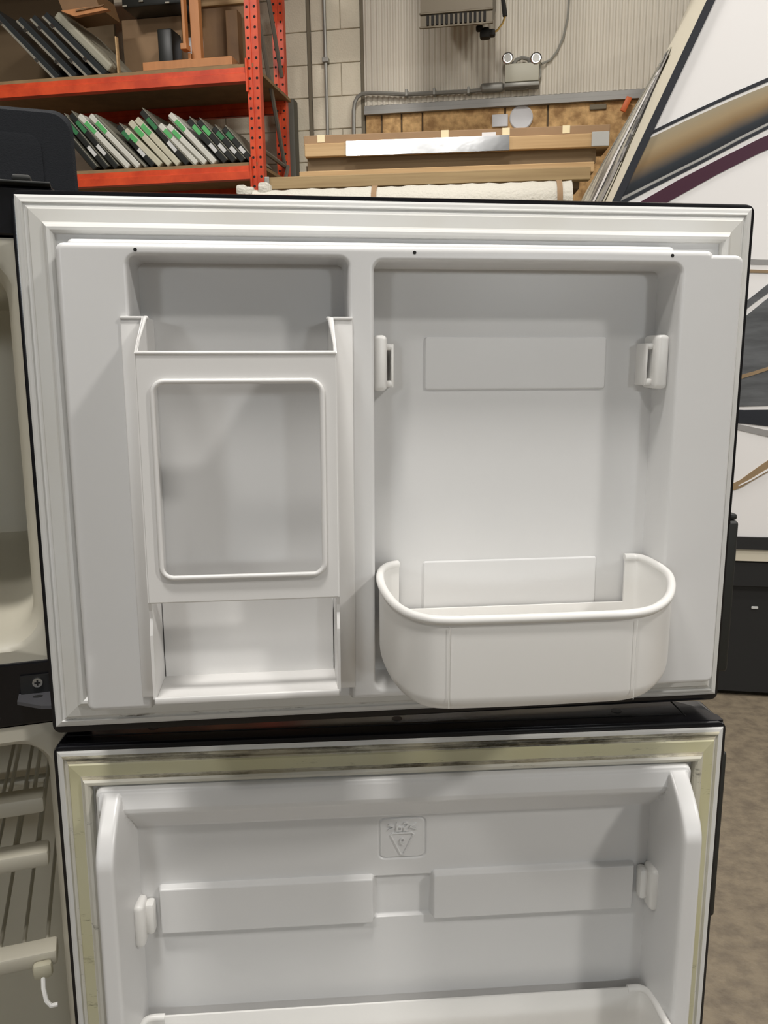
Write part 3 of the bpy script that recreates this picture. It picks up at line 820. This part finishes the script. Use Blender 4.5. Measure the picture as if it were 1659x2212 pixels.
part(rv, MB().box(nose(zU) + .4, xR - .1, RD + .2, RD + 2.0, 0, .02), 'skid', 'rv_dark')

# ------------------------------------------------------------------ dark grey cabinet behind the fridge
def cab_pt(px, py, Y):
    r = M @ np.array([(px - CX) / F_PX, (py - CY) / F_PX, 1.0]); Q = r * (Y / r[1]); return float(Q[0]), float(Q[2] + CAM_H)
Yc = 1.55
xr, zt = cab_pt(155, 240, Yc)
cb_ = thing('plastic_cabinet', 'tall dark grey moulded plastic cabinet standing behind the fridge', 'cabinet', T(xr, Yc, 0) @ Matrix.Rotation(math.radians(24), 4, 'Z') @ T(-xr, -Yc, 0))
def cab_prof(x0, x1, z1, r, k=8):
    return [(x0, 0.0), (x1, 0.0)] + [(x1 - r + r * math.cos(math.radians(90 * i / k)), z1 - r + r * math.sin(math.radians(90 * i / k))) for i in range(k + 1)] + [(x0, z1)]
x0c = xr - .62
def cprof(i_, z1, y):
    return [(x, y, z) for x, z in cab_prof(x0c + i_, xr - i_, z1 - i_, .032)]
cm = MB().loft([cprof(.006, zt, Yc), cprof(0, zt, Yc + .006), cprof(0, zt, Yc + .28), cprof(.006, zt, Yc + .286)], cap0=True, cap1=True)
part(cb_, cm, 'body', 'case_grey', True)
pl = MB()
xi = cab_pt(93, 300, Yc)[0]; zi = cab_pt(60, 297, Yc)[1]
lo_ = []
for dd, yy in ((0, Yc - .0002), (0.001, Yc - .004), (.006, Yc - .005)):
    lo_.append([(x, yy, z) for x, z in cab_prof(x0c + .08 + dd, xi - dd, zi - dd, .025)])
pl.loft(lo_, cap1=True)
part(cb_, pl, 'raised_panel', 'case_grey', True)

# ------------------------------------------------------------------ refrigerator
FH = 1.425                                                           # cabinet bottom below the hinge-top datum
base = FR @ T(-0.29, 0.30, -FH)
fridge = thing('refrigerator', 'black two-door refrigerator with white liners and both doors swung open', 'refrigerator', base)
CU0, CU1 = -0.60, 0.012
CT, CB = -0.0145, FH
def fp(u, v, o): return (u, -o, -v)
cbm = MB()
# carcass walls as an open shell (back, sides, top, bottom, middle divider)
DEP = 0.60
cbm.box(CU0, CU1, 0.004, DEP, -0.022, -CT)
cbm.box(CU0, CU1, 0.004, DEP, -CB, -1.32)
cbm.box(CU0, CU0 + .022, 0.004, DEP, -CB, -CT)
cbm.box(CU1 - .022, CU1, 0.004, DEP, -CB, -CT)
cbm.box(CU0, CU1, DEP - .02, DEP, -CB, -CT)
cabinet = part(fridge, cbm, 'cabinet', 'black_satin', mtx=FR)
for zz0, zz1, nm in ((-.024, -CT, 'top_rail'), (-.4385, -.3805, 'middle_rail'), (-CB, -1.30, 'base_rail')):
    part(fridge, MB().rbox(CU0, CU1, -.0, .010, zz0, zz1, .002), nm, 'black_gloss', mtx=FR)
def liner_box(u0, u1, v0, v1, depth, r, fl):
    m = MB()
    L = []
    for (g_, y) in ((-fl, .002), (-.004, .001), (0.0, .004), (.006, .02), (.012, depth - .03), (.022, depth - .008), (.045, depth)):
        L.append([(u, y, -v) for u, v in rrect(u0 + g_, u1 - g_, v0 + g_, v1 - g_, max(.004, (r - g_ * .3) if g_ >= 0 else .004 if g_ == -fl else r), 6)])
    m.loft(L, cap1=True)
    return m
part(fridge, liner_box(CU0 + .035, -.024, .040, .366, .42, .03, .0145), 'freezer_liner', 'cabinet_liner', True, mtx=FR)
part(fridge, liner_box(CU0 + .035, -.022, .457, 1.285, .44, .03, .0175), 'fresh_food_liner', 'cabinet_liner', True, mtx=FR)
# evaporator fins at the back top of the lower compartment
ev = MB().box(-.55, -.05, .425, .436, -.62, -.50)
evo = part(fridge, ev, 'evaporator', 'fin_plate', mtx=FR)
for k in range(12):
    u = -.075 - k * .037
    fm = MB().prism([(.424, -.492), (.33, -.492), (.33, -.505), (.424, -.635)], 'x', u - .0018, u + .0018)
    part(evo, fm, 'fin', 'bin_plastic', mtx=FR)
# middle hinge bracket
hb = MB()
HZ = -.4085
hb.prism([(-.046, -.001), (-.0, -.001), (.004, -.014), (.004, -.030), (-.006, -.040), (-.026, -.034), (-.046, -.018)], 'z', HZ - .003, HZ)
bro = part(fridge, hb, 'hinge_bracket', 'bracket_grey', mtx=FR)
part(bro, MB().box(-.044, -.004, -.0035, -.0005, HZ, HZ + .016), 'bracket_upright', 'black_satin', mtx=FR)
part(bro, MB().disc((-.030, -.0036, HZ + .010), (0, -1, 0), .0042, .0022, 16), 'screw', 'screw_steel', True, mtx=FR)
part(bro, MB().box(-.0325, -.0275, -.0062, -.0057, HZ + .0093, HZ + .0107).box(-.0307, -.0293, -.0062, -.0057, HZ + .0075, HZ + .0125), 'screw_slot', 'hole', mtx=FR)
for (u, y, a, b_) in ((-.030, -.012, .0042, .0028), (-.014, -.008, .0048, .0034), (-.014, -.020, .0048, .002)):
    part(bro, MB().prism([(u + a * math.cos(i * math.pi / 6), y + b_ * math.sin(i * math.pi / 6)) for i in range(12)], 'z', HZ + .0001, HZ + .0004), 'slot', 'hole', mtx=FR)
# top hinge cover
part(fridge, MB().rbox(-.03, .010, -.012, .03, .0146, .0166, .0009).rbox(-.018, -.004, -.010, .006, .0166, .0215, .002), 'top_hinge', 'black_plastic', True, mtx=FR)

W, H = 0.58, 0.4226
# ---------------- freezer door shell
sh = MB()
def shell_loops(u0, u1, v0, v1, back):
    L = []
    for g_, y in ((.004, -.0012), (.0005, -.0016), (-.0025, -.0008), (-.0035, .003), (-.0035, back - .006), (-.0005, back)):
        L.append([(u, y, -v) for u, v in rrect(u0 + g_, u1 - g_, v0 + g_, v1 - g_, max(.0015, .004 - g_), 4)])
    return L
sh.loft(shell_loops(-.0, W, -.0, H + .003, .042), cap0=True, cap1=True)
fdoor = part(fridge, sh, 'freezer_door', ['black_gloss'], True, mtx=DU, label='upper freezer door, black shell with white lining')
GP = [(0.0, .0022), (.0018, .0032), (.0040, .0036), (.0046, .0052), (.0056, .0056), (.0064, .0040), (.0080, .0042), (.0086, .0060), (.0098, .0064), (.0108, .0076),
      (.0200, .0088), (.0212, .0096), (.0222, .0116), (.0240, .0132), (.0262, .0130), (.0280, .0108), (.0285, .0080), (.0285, .001)]
def gasket(u0, u1, v0, v1, mats_rule):
    m = MB()
    for k in range(len(GP) - 1):
        (wa, oa), (wb, ob) = GP[k], GP[k + 1]
        A = [(u0 + wa, v0 + wa), (u1 - wa, v0 + wa), (u1 - wa, v1 - wa), (u0 + wa, v1 - wa)]
        B = [(u0 + wb, v0 + wb), (u1 - wb, v0 + wb), (u1 - wb, v1 - wb), (u0 + wb, v1 - wb)]
        for i in range(4):
            j = (i + 1) % 4
            m.add([P(*A[i], oa), P(*A[j], oa), P(*B[j], ob), P(*B[i], ob)], [(0, 1, 2, 3)], mats_rule(k, i))
    return m
g1 = gasket(.0006, W - .0006, .0006, H - .0006, lambda k, i: 2 if (i == 2 and k in (5, 6, 7)) else 1 if 8 <= k <= 10 else 0)
part(fdoor, g1, 'gasket', ['gasket_white', 'gasket_flat', 'gasket_speck'])
part(fdoor, MB().box(.026, W - .026, -.0065, -.001, -(H - .026), -.026), 'liner_base', 'liner')

# heightfield linings
def sd(u, v, r0, r1, s0, s1, rad):
    cx, cy = (r0 + r1) / 2, (s0 + s1) / 2
    qx = np.abs(u - cx) - (r1 - r0) / 2 + rad
    qy = np.abs(v - cy) - (s1 - s0) / 2 + rad
    return np.sqrt(np.maximum(qx, 0) ** 2 + np.maximum(qy, 0) ** 2) + np.minimum(np.maximum(qx, qy), 0) - rad
def raised(d, base, top, f, draft=.002):
    """height of a plateau: d signed distance (negative inside), rounded shoulder of radius f"""
    sh_ = top - f + np.sqrt(np.maximum(f * f - np.clip(d + f, 0, f) ** 2, 0))
    side_ = base + (top - f - base) * np.clip(1 - d / draft, 0, 1)
    return np.where(d <= 0, np.where(d < -f, top, sh_), np.maximum(side_, base))
def sunk(h, d, back, f, draft=.003, fb=.004):
    """cut a recess into height h: rounded lip outside, drafted wall, rounded foot"""
    lip = h - f + np.sqrt(np.maximum(f * f - np.clip(f - d, 0, f) ** 2, 0))
    x = np.clip(-d / draft, 0, 1)
    wall_ = (h - f) + (back - h + f) * x
    foot = back + fb * np.clip(1 - (-d - draft) / fb, 0, 1) ** 2
    out = np.where(d >= f, h, np.where(d >= 0, lip, np.maximum(wall_, np.minimum(foot, h))))
    return np.where(d < 0, np.minimum(out, h), out)
def lines(lo, hi, edges, coarse=.009):
    off = [-.014, -.011, -.009, -.0075, -.006, -.005, -.004, -.0032, -.0025, -.0019, -.0013, -.0008, -.0003, .0003, .0008, .0013, .0019, .0025, .0032, .004, .005, .006, .0075, .009, .011, .014]
    s = set()
    x = lo
    while x < hi: s.add(round(x, 5)); x += coarse
    s.add(round(hi, 5))
    for e in edges:
        for o_ in off:
            if lo <= e + o_ <= hi: s.add(round(e + o_, 5))
    s = sorted(s); out = [s[0]]
    for x in s[1:]:
        if x - out[-1] > .00035: out.append(x)
    return np.array(out)
def hfield(us, vs, fn):
    Ug, Vg = np.meshgrid(us, vs)
    Hh = fn(Ug, Vg)
    m = MB()
    nu, nv = len(us), len(vs)
    m.v = [(float(Ug[j, i]), -float(Hh[j, i]), -float(Vg[j, i])) for j in range(nv) for i in range(nu)]
    m.f = [(j * nu + i, j * nu + i + 1, (j + 1) * nu + i + 1, (j + 1) * nu + i) for j in range(nv - 1) for i in range(nu - 1)]
    m.m = [0] * len(m.f)
    return m
OP, OB = .045, .006                                                  # lining face and recess back
PL, PR, PT, PB = .0372, .5525, .0392, .3925
RA = (.0868, .2448, .0480, .40)                                      # left recess, open at the foot
RB = (.2640, .5020, .0500, .384)                                     # right recess
def up_fn(u, v):
    h = np.full_like(u, .0062)
    h = np.maximum(h, raised(sd(u, v, .042, .503, .0348, .0455, .004), .0062, .030, .004))
    body = raised(sd(u, v, PL, .5285, PT, PB, .006), .0062, OP, .0045)
    body = np.maximum(body, raised(sd(u, v, .40, PR, PT + .0032, PB, .006), .0062, OP, .0035))
    # recesses
    dA = sd(u, v, *RA, .007)
    lowA = np.where(v > .318, .036, OB)
    lowA = np.where((v > .310) & (v <= .318), OB + (.036 - OB) * (v - .310) / .008, lowA)
    tmp = sunk(body, dA, 0.0, .0030, .0012, .001)
    t2 = np.where(dA < .0030, np.maximum(np.minimum(tmp, body), np.where(dA < 0, lowA, 0)), body)
    t2 = np.minimum(t2, body)
    dB = sd(u, v, *RB, .007)
    t3 = np.where(dB < .0030, np.minimum(np.maximum(sunk(t2, dB, OB, .0030, .0012, .001), np.where(dB < 0, OB, 0)), t2), t2)
    # raised pads on the recess back
    for r0, r1, s0, s1 in ((.3085, .4590, .1040, .1455), (.3085, .4590, .2885, .36)):
        t3 = np.maximum(t3, raised(sd(u, v, r0, r1, s0, s1, .002), 0, OB + .0022, .0010, .0006))
    return np.maximum(h, t3)
us = lines(.030, .560, [PL, .042, RA[0], RA[1], RB[0], RB[1], .503, .5285, PR, .3085, .459], .009)
vs_ = lines(.030, .398, [.0348, PT, PT + .0032, RA[2], RB[2], .104, .1455, .2885, .314, RB[3], PB], .009)
part(fdoor, hfield(us, vs_, up_fn), 'lining', 'liner', True, 50)
# mounting holes
for (u, v) in ((.0885 + .0045, .0465), (.294, .0462), (.4937, .0460)):
    part(fdoor, MB().disc(P(u, v - .0025, OP - .0008), (0, -1, 0), .0013, .0010, 12), 'screw_hole', 'hole')
# bin clips on both sides of the right recess
def clip(u, s, v0):
    m = MB()
    a, b = sorted((u, u + s * .0105))
    m.rbox(a, b, -.034, -OB, -(v0 + .0425), -v0, .0035, 3)
    c = part(fdoor, m, 'bin_clip', 'bin_plastic', True)
    lm = MB()
    a, b = sorted((u + s * .0095, u + s * .016))
    lm.rbox(a, b, -.0265, -.0225, -(v0 + .0115), -(v0 + .0065), .0018, 2)
    lm.rbox(a, b, -.0265, -.0225, -(v0 + .0400), -(v0 + .0345), .0018, 2)
    a, b = sorted((u + s * .0145, u + s * .0165))
    lm.rbox(a, b, -.0265, -OB, -(v0 + .0400), -(v0 + .0065), .0009, 2)
    part(c, lm, 'clip_loop', 'bin_plastic', True)
clip(RB[0] + .0005, 1, .1030)
clip(RB[1] - .0005, -1, .1025)
# handle along the free edge (seen edge-on)
hd_ = MB().rbox(W - .0075, W + .011, -.001, .052, -.402, -.262, .003, 3).rbox(W + .003, W + .011, .002, .05, -.262, -.256, .0025, 2)
part(fdoor, hd_, 'handle', 'black_plastic', True, label='black edge handle')

# ---------------- lower door
H2 = .93
sh2 = MB()
sl2 = shell_loops(0, W, -.0005, H2, .05)
sl2 = [[(x, .008, z) for x, y, z in [(u, 0, -v) for u, v in rrect(.024, W - .024, .0235, H2 - .024, .003, 4)]]] + [[(u, -.0008, -v) for u, v in rrect(.022, W - .022, .0215, H2 - .022, .003, 4)]] + sl2
sh2.loft(sl2, cap0=True, cap1=True)
ldoor = part(fridge, sh2, 'fresh_food_door', ['black_gloss'], True, mtx=DL, label='lower fresh food door, black shell with white lining')
g2 = gasket(.0006, W - .0006, .0006, H2 - .0006, lambda k, i: (3 if (k in (2, 3, 4, 5, 6, 7, 10, 11)) else 2 if 8 <= k <= 9 else 1 if k < 2 else 0) if i == 0 else (2 if 8 <= k <= 9 else 1 if k < 4 else 0))
part(ldoor, g2, 'gasket', ['gasket_old', 'gasket_white', 'gasket_yellow', 'gasket_mould'], label='yellowed mouldy gasket')
cp = MB()
cpv = [(.002, .002), (W + .001, .002), (W + .001, .012), (W - .014, .034), (W - .028, .047), (.002, .047)]
cp.prism(cpv, 'z', .0005, .0042)
capo = part(ldoor, cp, 'top_cap', 'black_gloss')
part(capo, MB().box(.004, W - .03, .016, .0168, .0042, .0046).box(W - .0295, W - .0285, .012, .046, .0042, .0046), 'cap_seam', 'hole')
for u in (.075, .29, .492):
    s_ = MB().disc((u, .028, .0036), (0, 0, 1), .0048, .0009, 14)
    so = part(ldoor, s_, 'cap_screw', 'black_plastic', True)
part(ldoor, MB().rbox(W - .004, W + .0062, -.001, .055, -.192, -.026, .003, 3), 'handle', 'black_plastic', True, label='black edge handle')
O0, O1 = .0005, .055
def lo_fn(u, v):
    h = np.full_like(u, .004)
    # outer rim of the lining and its sloped top
    d = sd(u, v, .0335, W - .0335, .0300, H2 - .034, .006)
    rim = raised(d, .004, .0165, .003)
    prof = np.interp(v, [.030, .046, .0500, .0525, .0725, .0740, 2.0], [.0165, .0205, .0200, .0185, .0012, O0, O0])
    inside = np.where(d < -.003, prof, rim)
    h = np.maximum(np.where(d < .002, np.minimum(np.where(d < -.003, prof, rim), 1), h), np.where(d < 0, 0, .004))
    # side dykes with curved top ends
    for r0, r1 in ((.0402, .0552), (W - .0552, W - .0382)):
        x = np.clip((v - .031) / .050, 0, 1)
        top = .014 + (O1 - .014) * np.sin(np.interp(x, [0, 1], [0.0, 1.0]) * math.pi / 2) ** 0.92
        dd = np.maximum(r0 - u, u - r1)
        f = .0035
        outer = u < r0 if r0 < .2 else u > r1
        # outer flank steep, inner flank drafted towards the back wall
        drop = np.where(dd < -f, 0, np.where(dd < 0, f - np.sqrt(np.maximum(f * f - (dd + f) ** 2, 0)), f + dd * np.where(outer, 30.0, 7.0)))
        hh = top - drop
        hh = np.where(v < .0315, 0, hh)
        h = np.maximum(h, hh)
    # raised pads
    for r0, r1, s0, s1 in ((.0790, .2655, .1310, .1745), (.3195, .5035, .1300, .1738)):
        h = np.maximum(h, raised(sd(u, v, r0, r1, s0, s1, .002), 0, O0 + .0065, .0015, .0012))
    dm = sd(u, v, .2665, .3185, .1320, .1735, .003)
    h = np.where(dm < 0, np.minimum(h, O0 - .0032 * np.clip(-dm / .0016, 0, 1)), h)
    de = sd(u, v, .2716, .3124, .0765, .1152, .005)
    h = np.where((np.abs(de) < .0014), h - .0016 * (1 - np.abs(de) / .0014), h)
    h = np.where(de <= -.0014, h - .0002, h)
    return h
us2 = lines(.0265, W - .0265, [.0335, .0402, .0552, .0650, W - .0335, W - .0382, W - .0552, W - .065, .079, .2655, .3195, .5035, .2716, .3124], .009)
vs2 = lines(.0265, .46, [.030, .036, .046, .0525, .060, .067, .073, .0765, .1152, .131, .1745], .010)
part(ldoor, hfield(us2, vs2, lo_fn), 'lining', 'liner', True, 50)
part(ldoor, MB().box(.030, W - .030, -.004, 0, -(H2 - .03), -.46), 'lower_lining', 'liner')
# moulded clips
def clip2(u, s, v0):
    m = MB()
    a, b = sorted((u, u + s * .0095))
    m.rbox(a, b, -.021, -O0, -(v0 + .040), -v0, .004, 3)
    c = part(ldoor, m, 'bin_clip', 'bin_plastic', True)
    a, b = sorted((u + s * .0085, u + s * .0165))
    part(c, MB().rbox(a, b, -.013, -O0, -(v0 + .033), -(v0 + .004), .003, 2), 'clip_step', 'bin_plastic', True)
clip2(.0585, 1, .137)
clip2(W - .0565, -1, .128)
# moulded recycling mark, upside down: triangle, digit and letters in low relief
def text_mesh(s, size, ext):
    cu = bpy.data.curves.new('t', 'FONT'); cu.body = s; cu.size = size; cu.extrude = ext; cu.align_x = 'CENTER'; cu.align_y = 'CENTER'
    to = bpy.data.objects.new('t', cu); C.objects.link(to)
    dg = bpy.context.evaluated_depsgraph_get(); dg.update()
    me = bpy.data.meshes.new_from_object(to.evaluated_get(dg))
    bpy.data.objects.remove(to)
    return me
def text_part(parent, s, size, u, v, name):
    me = text_mesh(s, size, .0010)
    me.name = name
    me.materials.clear(); me.materials.append(MATS['liner'])
    me.transform(Matrix.Scale(-1, 4, (0, 1, 0)))                     # letters stand on their heads
    me.transform(Matrix.Rotation(math.radians(90), 4, 'X'))
    me.transform(T(u, -(O0 + .0003), -v))
    return link(name, me, parent)
text_part(ldoor, '>PS<', .0125, .292, .0842, 'moulded_letters')
text_part(ldoor, '6', .0105, .292, .0988, 'moulded_digit')
tri = MB(); tp_ = [(.2815, .0925), (.2835, .0912), (.3005, .0912), (.3025, .0925), (.2935, .1115), (.2905, .1115)]
tri.tube([P(u, v, O0) for u, v in tp_], .0010, 6, closed=True)
part(ldoor, tri, 'moulded_triangle', 'liner', True)

# ------------------------------------------------------------------ left door insert (window frame and tray)
ins = thing('door_rack_insert', 'white rack insert with a rounded window and low tray, clipped in the freezer door', 'door rack', DU @ T(.165, -OP, -.37))
IM = DU
FO = .088
fu0, fu1, fv0, fv1 = .0955, .2332, .1160, .2935
wu0, wu1, wv0, wv1 = .1062, .2228, .1352, .2748
def frame_outer(k, inset, o):
    r = rrect(wu0, wu1, wv0, wv1, .0085, 6)
    pts = []
    for i, (u, v) in enumerate(r):
        q = i // 7
        cu, cv = ((fu1, fv1), (fu0, fv1), (fu0, fv0), (fu1, fv0))[q]
        cu = cu - math.copysign(inset, cu - .165); cv = cv - math.copysign(inset, cv - .2)
        pts.append(P(cu, cv, o))
    return pts
hole = lambda g_, o: [P(u, v, o) for u, v in rrect(wu0 - g_, wu1 + g_, wv0 - g_, wv1 + g_, .0085 + g_, 6)]
fm = MB().loft([frame_outer(0, .0012, FO), frame_outer(0, 0, FO - .0012), frame_outer(0, 0, FO - .003), hole(0, FO - .003), hole(0, FO)], ring=True)
part(ins, fm, 'front_frame', 'insert_plastic', True, 40, mtx=IM)
rimpts = [P(u, v, FO + .0012) for u, v in rrect(wu0 + .0004, wu1 - .0004, wv0 + .0004, wv1 - .0004, .0085, 8)]
part(ins, MB().tube(rimpts, .0019, 8, closed=True), 'window_rim', 'insert_plastic', True, 60, mtx=IM)
FZ = OP + .0022
for s in (0, 1):
    uo = fu0 if s == 0 else fu1
    ui = uo + .0022 if s == 0 else uo - .0022
    a, b = sorted((uo, ui))
    # side wall: (o, v) outline with the sloping top edge
    pts = [(OB + .001, .0915), (FZ, .0905), (FO - .0005, fv0 + .0005), (FO - .0005, fv1 - .001), (FO - .0035, fv1 + .006), (FO - .0042, fv1 + .012), (FO - .0012, fv1 + .024), (FO - .0008, .3665), (.0365, .3665), (.0365, .317), (OB + .001, .309)]
    part(ins, MB().prism([(-o, -v) for o, v in pts], 'x', a, b), 'side_wall', 'insert_plastic', mtx=IM)
    f0, f1 = (.0800, uo + .0005) if s == 0 else (uo - .0005, .2475)
    part(ins, MB().rbox(f0, f1, -FZ, -OP + .0002, -.381, -.0903, .0009, 2), 'side_flange', 'insert_plastic', True, mtx=IM)
    part(ins, MB().rbox(min(f0, f1), max(f0, f1) + (.0025 if s == 0 else 0), -FZ - .0012, -FZ + .002, -.0925, -.0903, .0008, 2), 'flange_lip', 'insert_plastic', True, mtx=IM)
part(ins, MB().tube([P(.0985, .0915, FZ - .002), P(.0975, .0915, FZ), P(fu0 + .0012, fv0 + .0006, FO - .0006), P(fu1 - .0012, fv0 + .0006, FO - .0006), P(.2303, .0915, FZ), P(.2293, .0915, FZ - .002)], .0016, 8), 'top_rim', 'insert_plastic', True, 60, mtx=IM)
tray = MB()
tray.rbox(fu0 + .002, fu1 - .002, -FO, -.0368, -.3690, -.3660, .001, 2)
tro = part(ins, tray, 'tray_floor', 'insert_plastic', True, mtx=IM)
part(tro, MB().rbox(fu0 + .001, fu1 - .001, -FO - .0012, -FO + .0022, -.3698, -.3648, .0011, 2), 'tray_lip', 'insert_plastic', True, mtx=IM)
part(ins, MB().box(fu0 + .003, fu1 - .003, -.0425, -.0372, -.366, -.300), 'tray_back', 'insert_plastic', mtx=IM)

# ------------------------------------------------------------------ door bins
def smooth_curve(pts, n, closed=False):
    """Catmull-Rom through pts"""
    out = []
    m = len(pts)
    for i in range(m - 1):
        p0 = pts[max(i - 1, 0)]; p1 = pts[i]; p2 = pts[i + 1]; p3 = pts[min(i + 2, m - 1)]
        for k in range(n):
            t = k / n
            out.append(tuple(.5 * ((2 * b) + (-a + c) * t + (2 * a - 5 * b + 4 * c - d) * t * t + (-a + 3 * b - 3 * c + d) * t ** 3) for a, b, c, d in zip(p0, p1, p2, p3)))
    out.append(tuple(pts[-1]))
    return out
def offset_curve(pts, d):
    out = []
    for i in range(len(pts)):
        a = Vector(pts[max(i - 1, 0)]); b = Vector(pts[min(i + 1, len(pts) - 1)])
        t = (b - a).normalized(); nrm = Vector((-t.y, t.x))
        out.append((pts[i][0] + nrm.x * d, pts[i][1] + nrm.y * d))
    return out
def door_bin(name, label, mtx, plan, v_rim, v_bot, back_v, seams, r_bot, group, back_top=None):
    cu = sum(p[0] for p in plan) / len(plan)
    root = thing(name, label, 'door bin', mtx @ T(cu, -.05, -v_bot), group)
    out = plan
    # keep orientation: left back -> front -> right back ; inward normal to the left/right decided by sign
    inn = offset_curve(out, .0024)
    c0 = offset_curve(out, .0001)
    mid = len(out) // 2
    sgn = 1
    if offset_curve(out, .01)[mid][1] > out[mid][1]: sgn = -1
    off = lambda d: offset_curve(out, sgn * d)
    loops = [[P(u, v_rim, o) for u, o in off(0)]]
    for k in range(7):
        a = k / 6 * math.pi / 2
        loops.append([P(u, v_bot - r_bot + r_bot * math.sin(a), o) for u, o in off(r_bot * (1 - math.cos(a)) + .0001)])
    m = MB()
    m.loft(loops, close_loop=False)
    inl = [[P(u, v_rim, o) for u, o in off(.0024)]]
    for k in range(7):
        a = k / 6 * math.pi / 2
        inl.append([P(u, v_bot - .0026 - r_bot + r_bot * math.sin(a), o) for u, o in off(r_bot * (1 - math.cos(a)) + .0024)])
    m.loft(inl, close_loop=False)
    # floor (both skins) and end edges
    n_ = len(out)
    m.add(loops[-1], [tuple(range(n_))]); m.add(inl[-1], [tuple(range(n_))])
    for e in (0, -1):
        for k in range(len(loops) - 1):
            m.add([loops[k][e], loops[k + 1][e], inl[k + 1][e], inl[k][e]], [(0, 1, 2, 3)])
    part(root, m, 'shell', 'bin_plastic', True, 50, mtx=mtx)
    rimc = [P(u, v_rim, o) for u, o in off(.0006)]
    part(root, MB().tube(rimc, .0032, 10), 'rim', 'bin_plastic', True, 70, mtx=mtx)
    ub0, ob0 = off(.0012)[0]; ub1, ob1 = off(.0012)[-1]
    bt = back_v
    part(root, MB().rbox(ub0 - .001, ub1 + .001, -max(ob0, ob1) - .0012, -max(ob0, ob1) + .0012, -v_bot + .001, -bt, .001, 2), 'back_wall', 'bin_plastic', True, mtx=mtx)
    for u in seams:
        oo = max(o for uu, o in out if abs(uu - u) < .02)
        part(root, MB().tube([P(u, v_rim + .004, oo), P(u, v_bot - r_bot * .4, oo - .0002)], .0003, 6), 'moulding_seam', 'bin_plastic', True, mtx=mtx)
    return root
pB = [(.2862, .0100), (.2765, .0165), (.2690, .0340), (.2655, .062), (.2655, .094), (.2690, .126), (.2762, .1475), (.2865, .1595), (.300, .1640), (.320, .1652), (.360, .1660), (.400, .1655), (.424, .1645),
      (.444, .1560), (.4650, .1330), (.4830, .1010), (.4945, .0720), (.4985, .0490), (.4985, .0240), (.4940, .0120), (.4830, .0100)]
plan = smooth_curve(pB, 4)
door_bin('door_bin', 'white rounded bin hanging low in the freezer door beside the rack insert', DU, plan, .2890, .3545, .3280, (.3003, .4282), .012, 'white rounded door bins')
pL = [(.0790, .0110), (.0665, .0115), (.0605, .0180), (.0590, .040), (.0590, .075), (.065, .105), (.082, .125), (.105, .132), (.20, .134), (.29, .1345), (.38, .134), (.475, .132), (.498, .125), (.515, .105), (.521, .075), (.5215, .042), (.5205, .020), (.5135, .0112), (.5015, .0110)]
door_bin('door_bin', 'white bin in the lower door, cut off by the bottom edge of the picture', DL, smooth_curve(pL, 4), .2535, .335, .2515, (), .012, 'white rounded door bins')
for o in list(bpy.data.objects):
    pass
# ------------------------------------------------------------------ wire shelves and thermistor in the lower compartment
def wire_shelf(v, label, name):
    mtx = FR @ T(-.30, .22, -v)
    t = thing(name, label, 'shelf', mtx, 'white wire shelves in the lower compartment')
    part(t, MB().rbox(CU0 + .05, -.036, .028, .052, -v - .012, -v + .004, .003, 2), 'front_bar', 'cabinet_liner', True, mtx=FR)
    part(t, MB().rbox(CU0 + .05, -.036, .395, .41, -v - .006, -v + .004, .003, 2), 'rear_bar', 'cabinet_liner', True, mtx=FR)
    for k in range(24):
        u = -.046 - k * .0215
        part(t, MB().rbox(u - .0018, u + .0018, .052, .395, -v - .002, -v + .002, .0012, 1), 'rod', 'cabinet_liner', mtx=FR)
    return t
wire_shelf(.528, 'white wire shelf just under the cooling fins in the open fridge', 'wire_shelf')
wire_shelf(.584, 'white wire shelf second below the cooling fins in the open fridge', 'wire_shelf')
wire_shelf(.690, 'white wire shelf with the hook clip, lowest one seen in the fridge', 'wire_shelf')
hk = thing('sensor_clip', 'small cream sensor clip with a bright hook on the lower wire shelf', 'clip', FR @ T(-.045, .03, -.70))
part(hk, MB().rbox(-.058, -.040, .018, .028, -.708, -.692, .004, 2), 'holder', 'slab_cream', True, mtx=FR)
part(hk, MB().tube([(-.049, .021, -.704), (-.049, .015, -.714), (-.047, .010, -.724), (-.043, .008, -.729), (-.037, .008, -.729)], .0022, 8), 'hook', 'bin_plastic', True, mtx=FR)

# ------------------------------------------------------------------ bay light fixtures
for i, (x, y, z, ln, pw) in enumerate(LAMPS):
    t = thing('bay_light', ('bay light hung right over the fridge', 'bay light hung furthest to the right, beside the camper', 'bay light hung behind the viewer to the left', 'bay light hung over the pallet rack', 'bay light hung over the lumber rack', 'added bay light that brightens the side of the camper')[i], 'light', T(x, y, z), 'bay lights under the roof')
    part(t, MB().rbox(-ln / 2 - .02, ln / 2 + .02, -.17, .17, .012, .09, .01), 'housing', 'fixture_white')
    part(t, MB().rbox(-ln / 2, ln / 2, -.15, .15, 0.0, .012, .003, 1), 'diffuser', 'lamp_diffuser')
    for s in (-.45, .45):
        part(t, MB().tube([(s * ln, 0, .07), (s * ln, 0, 6.0 - z)], .006, 6), 'hanger', 'conduit')
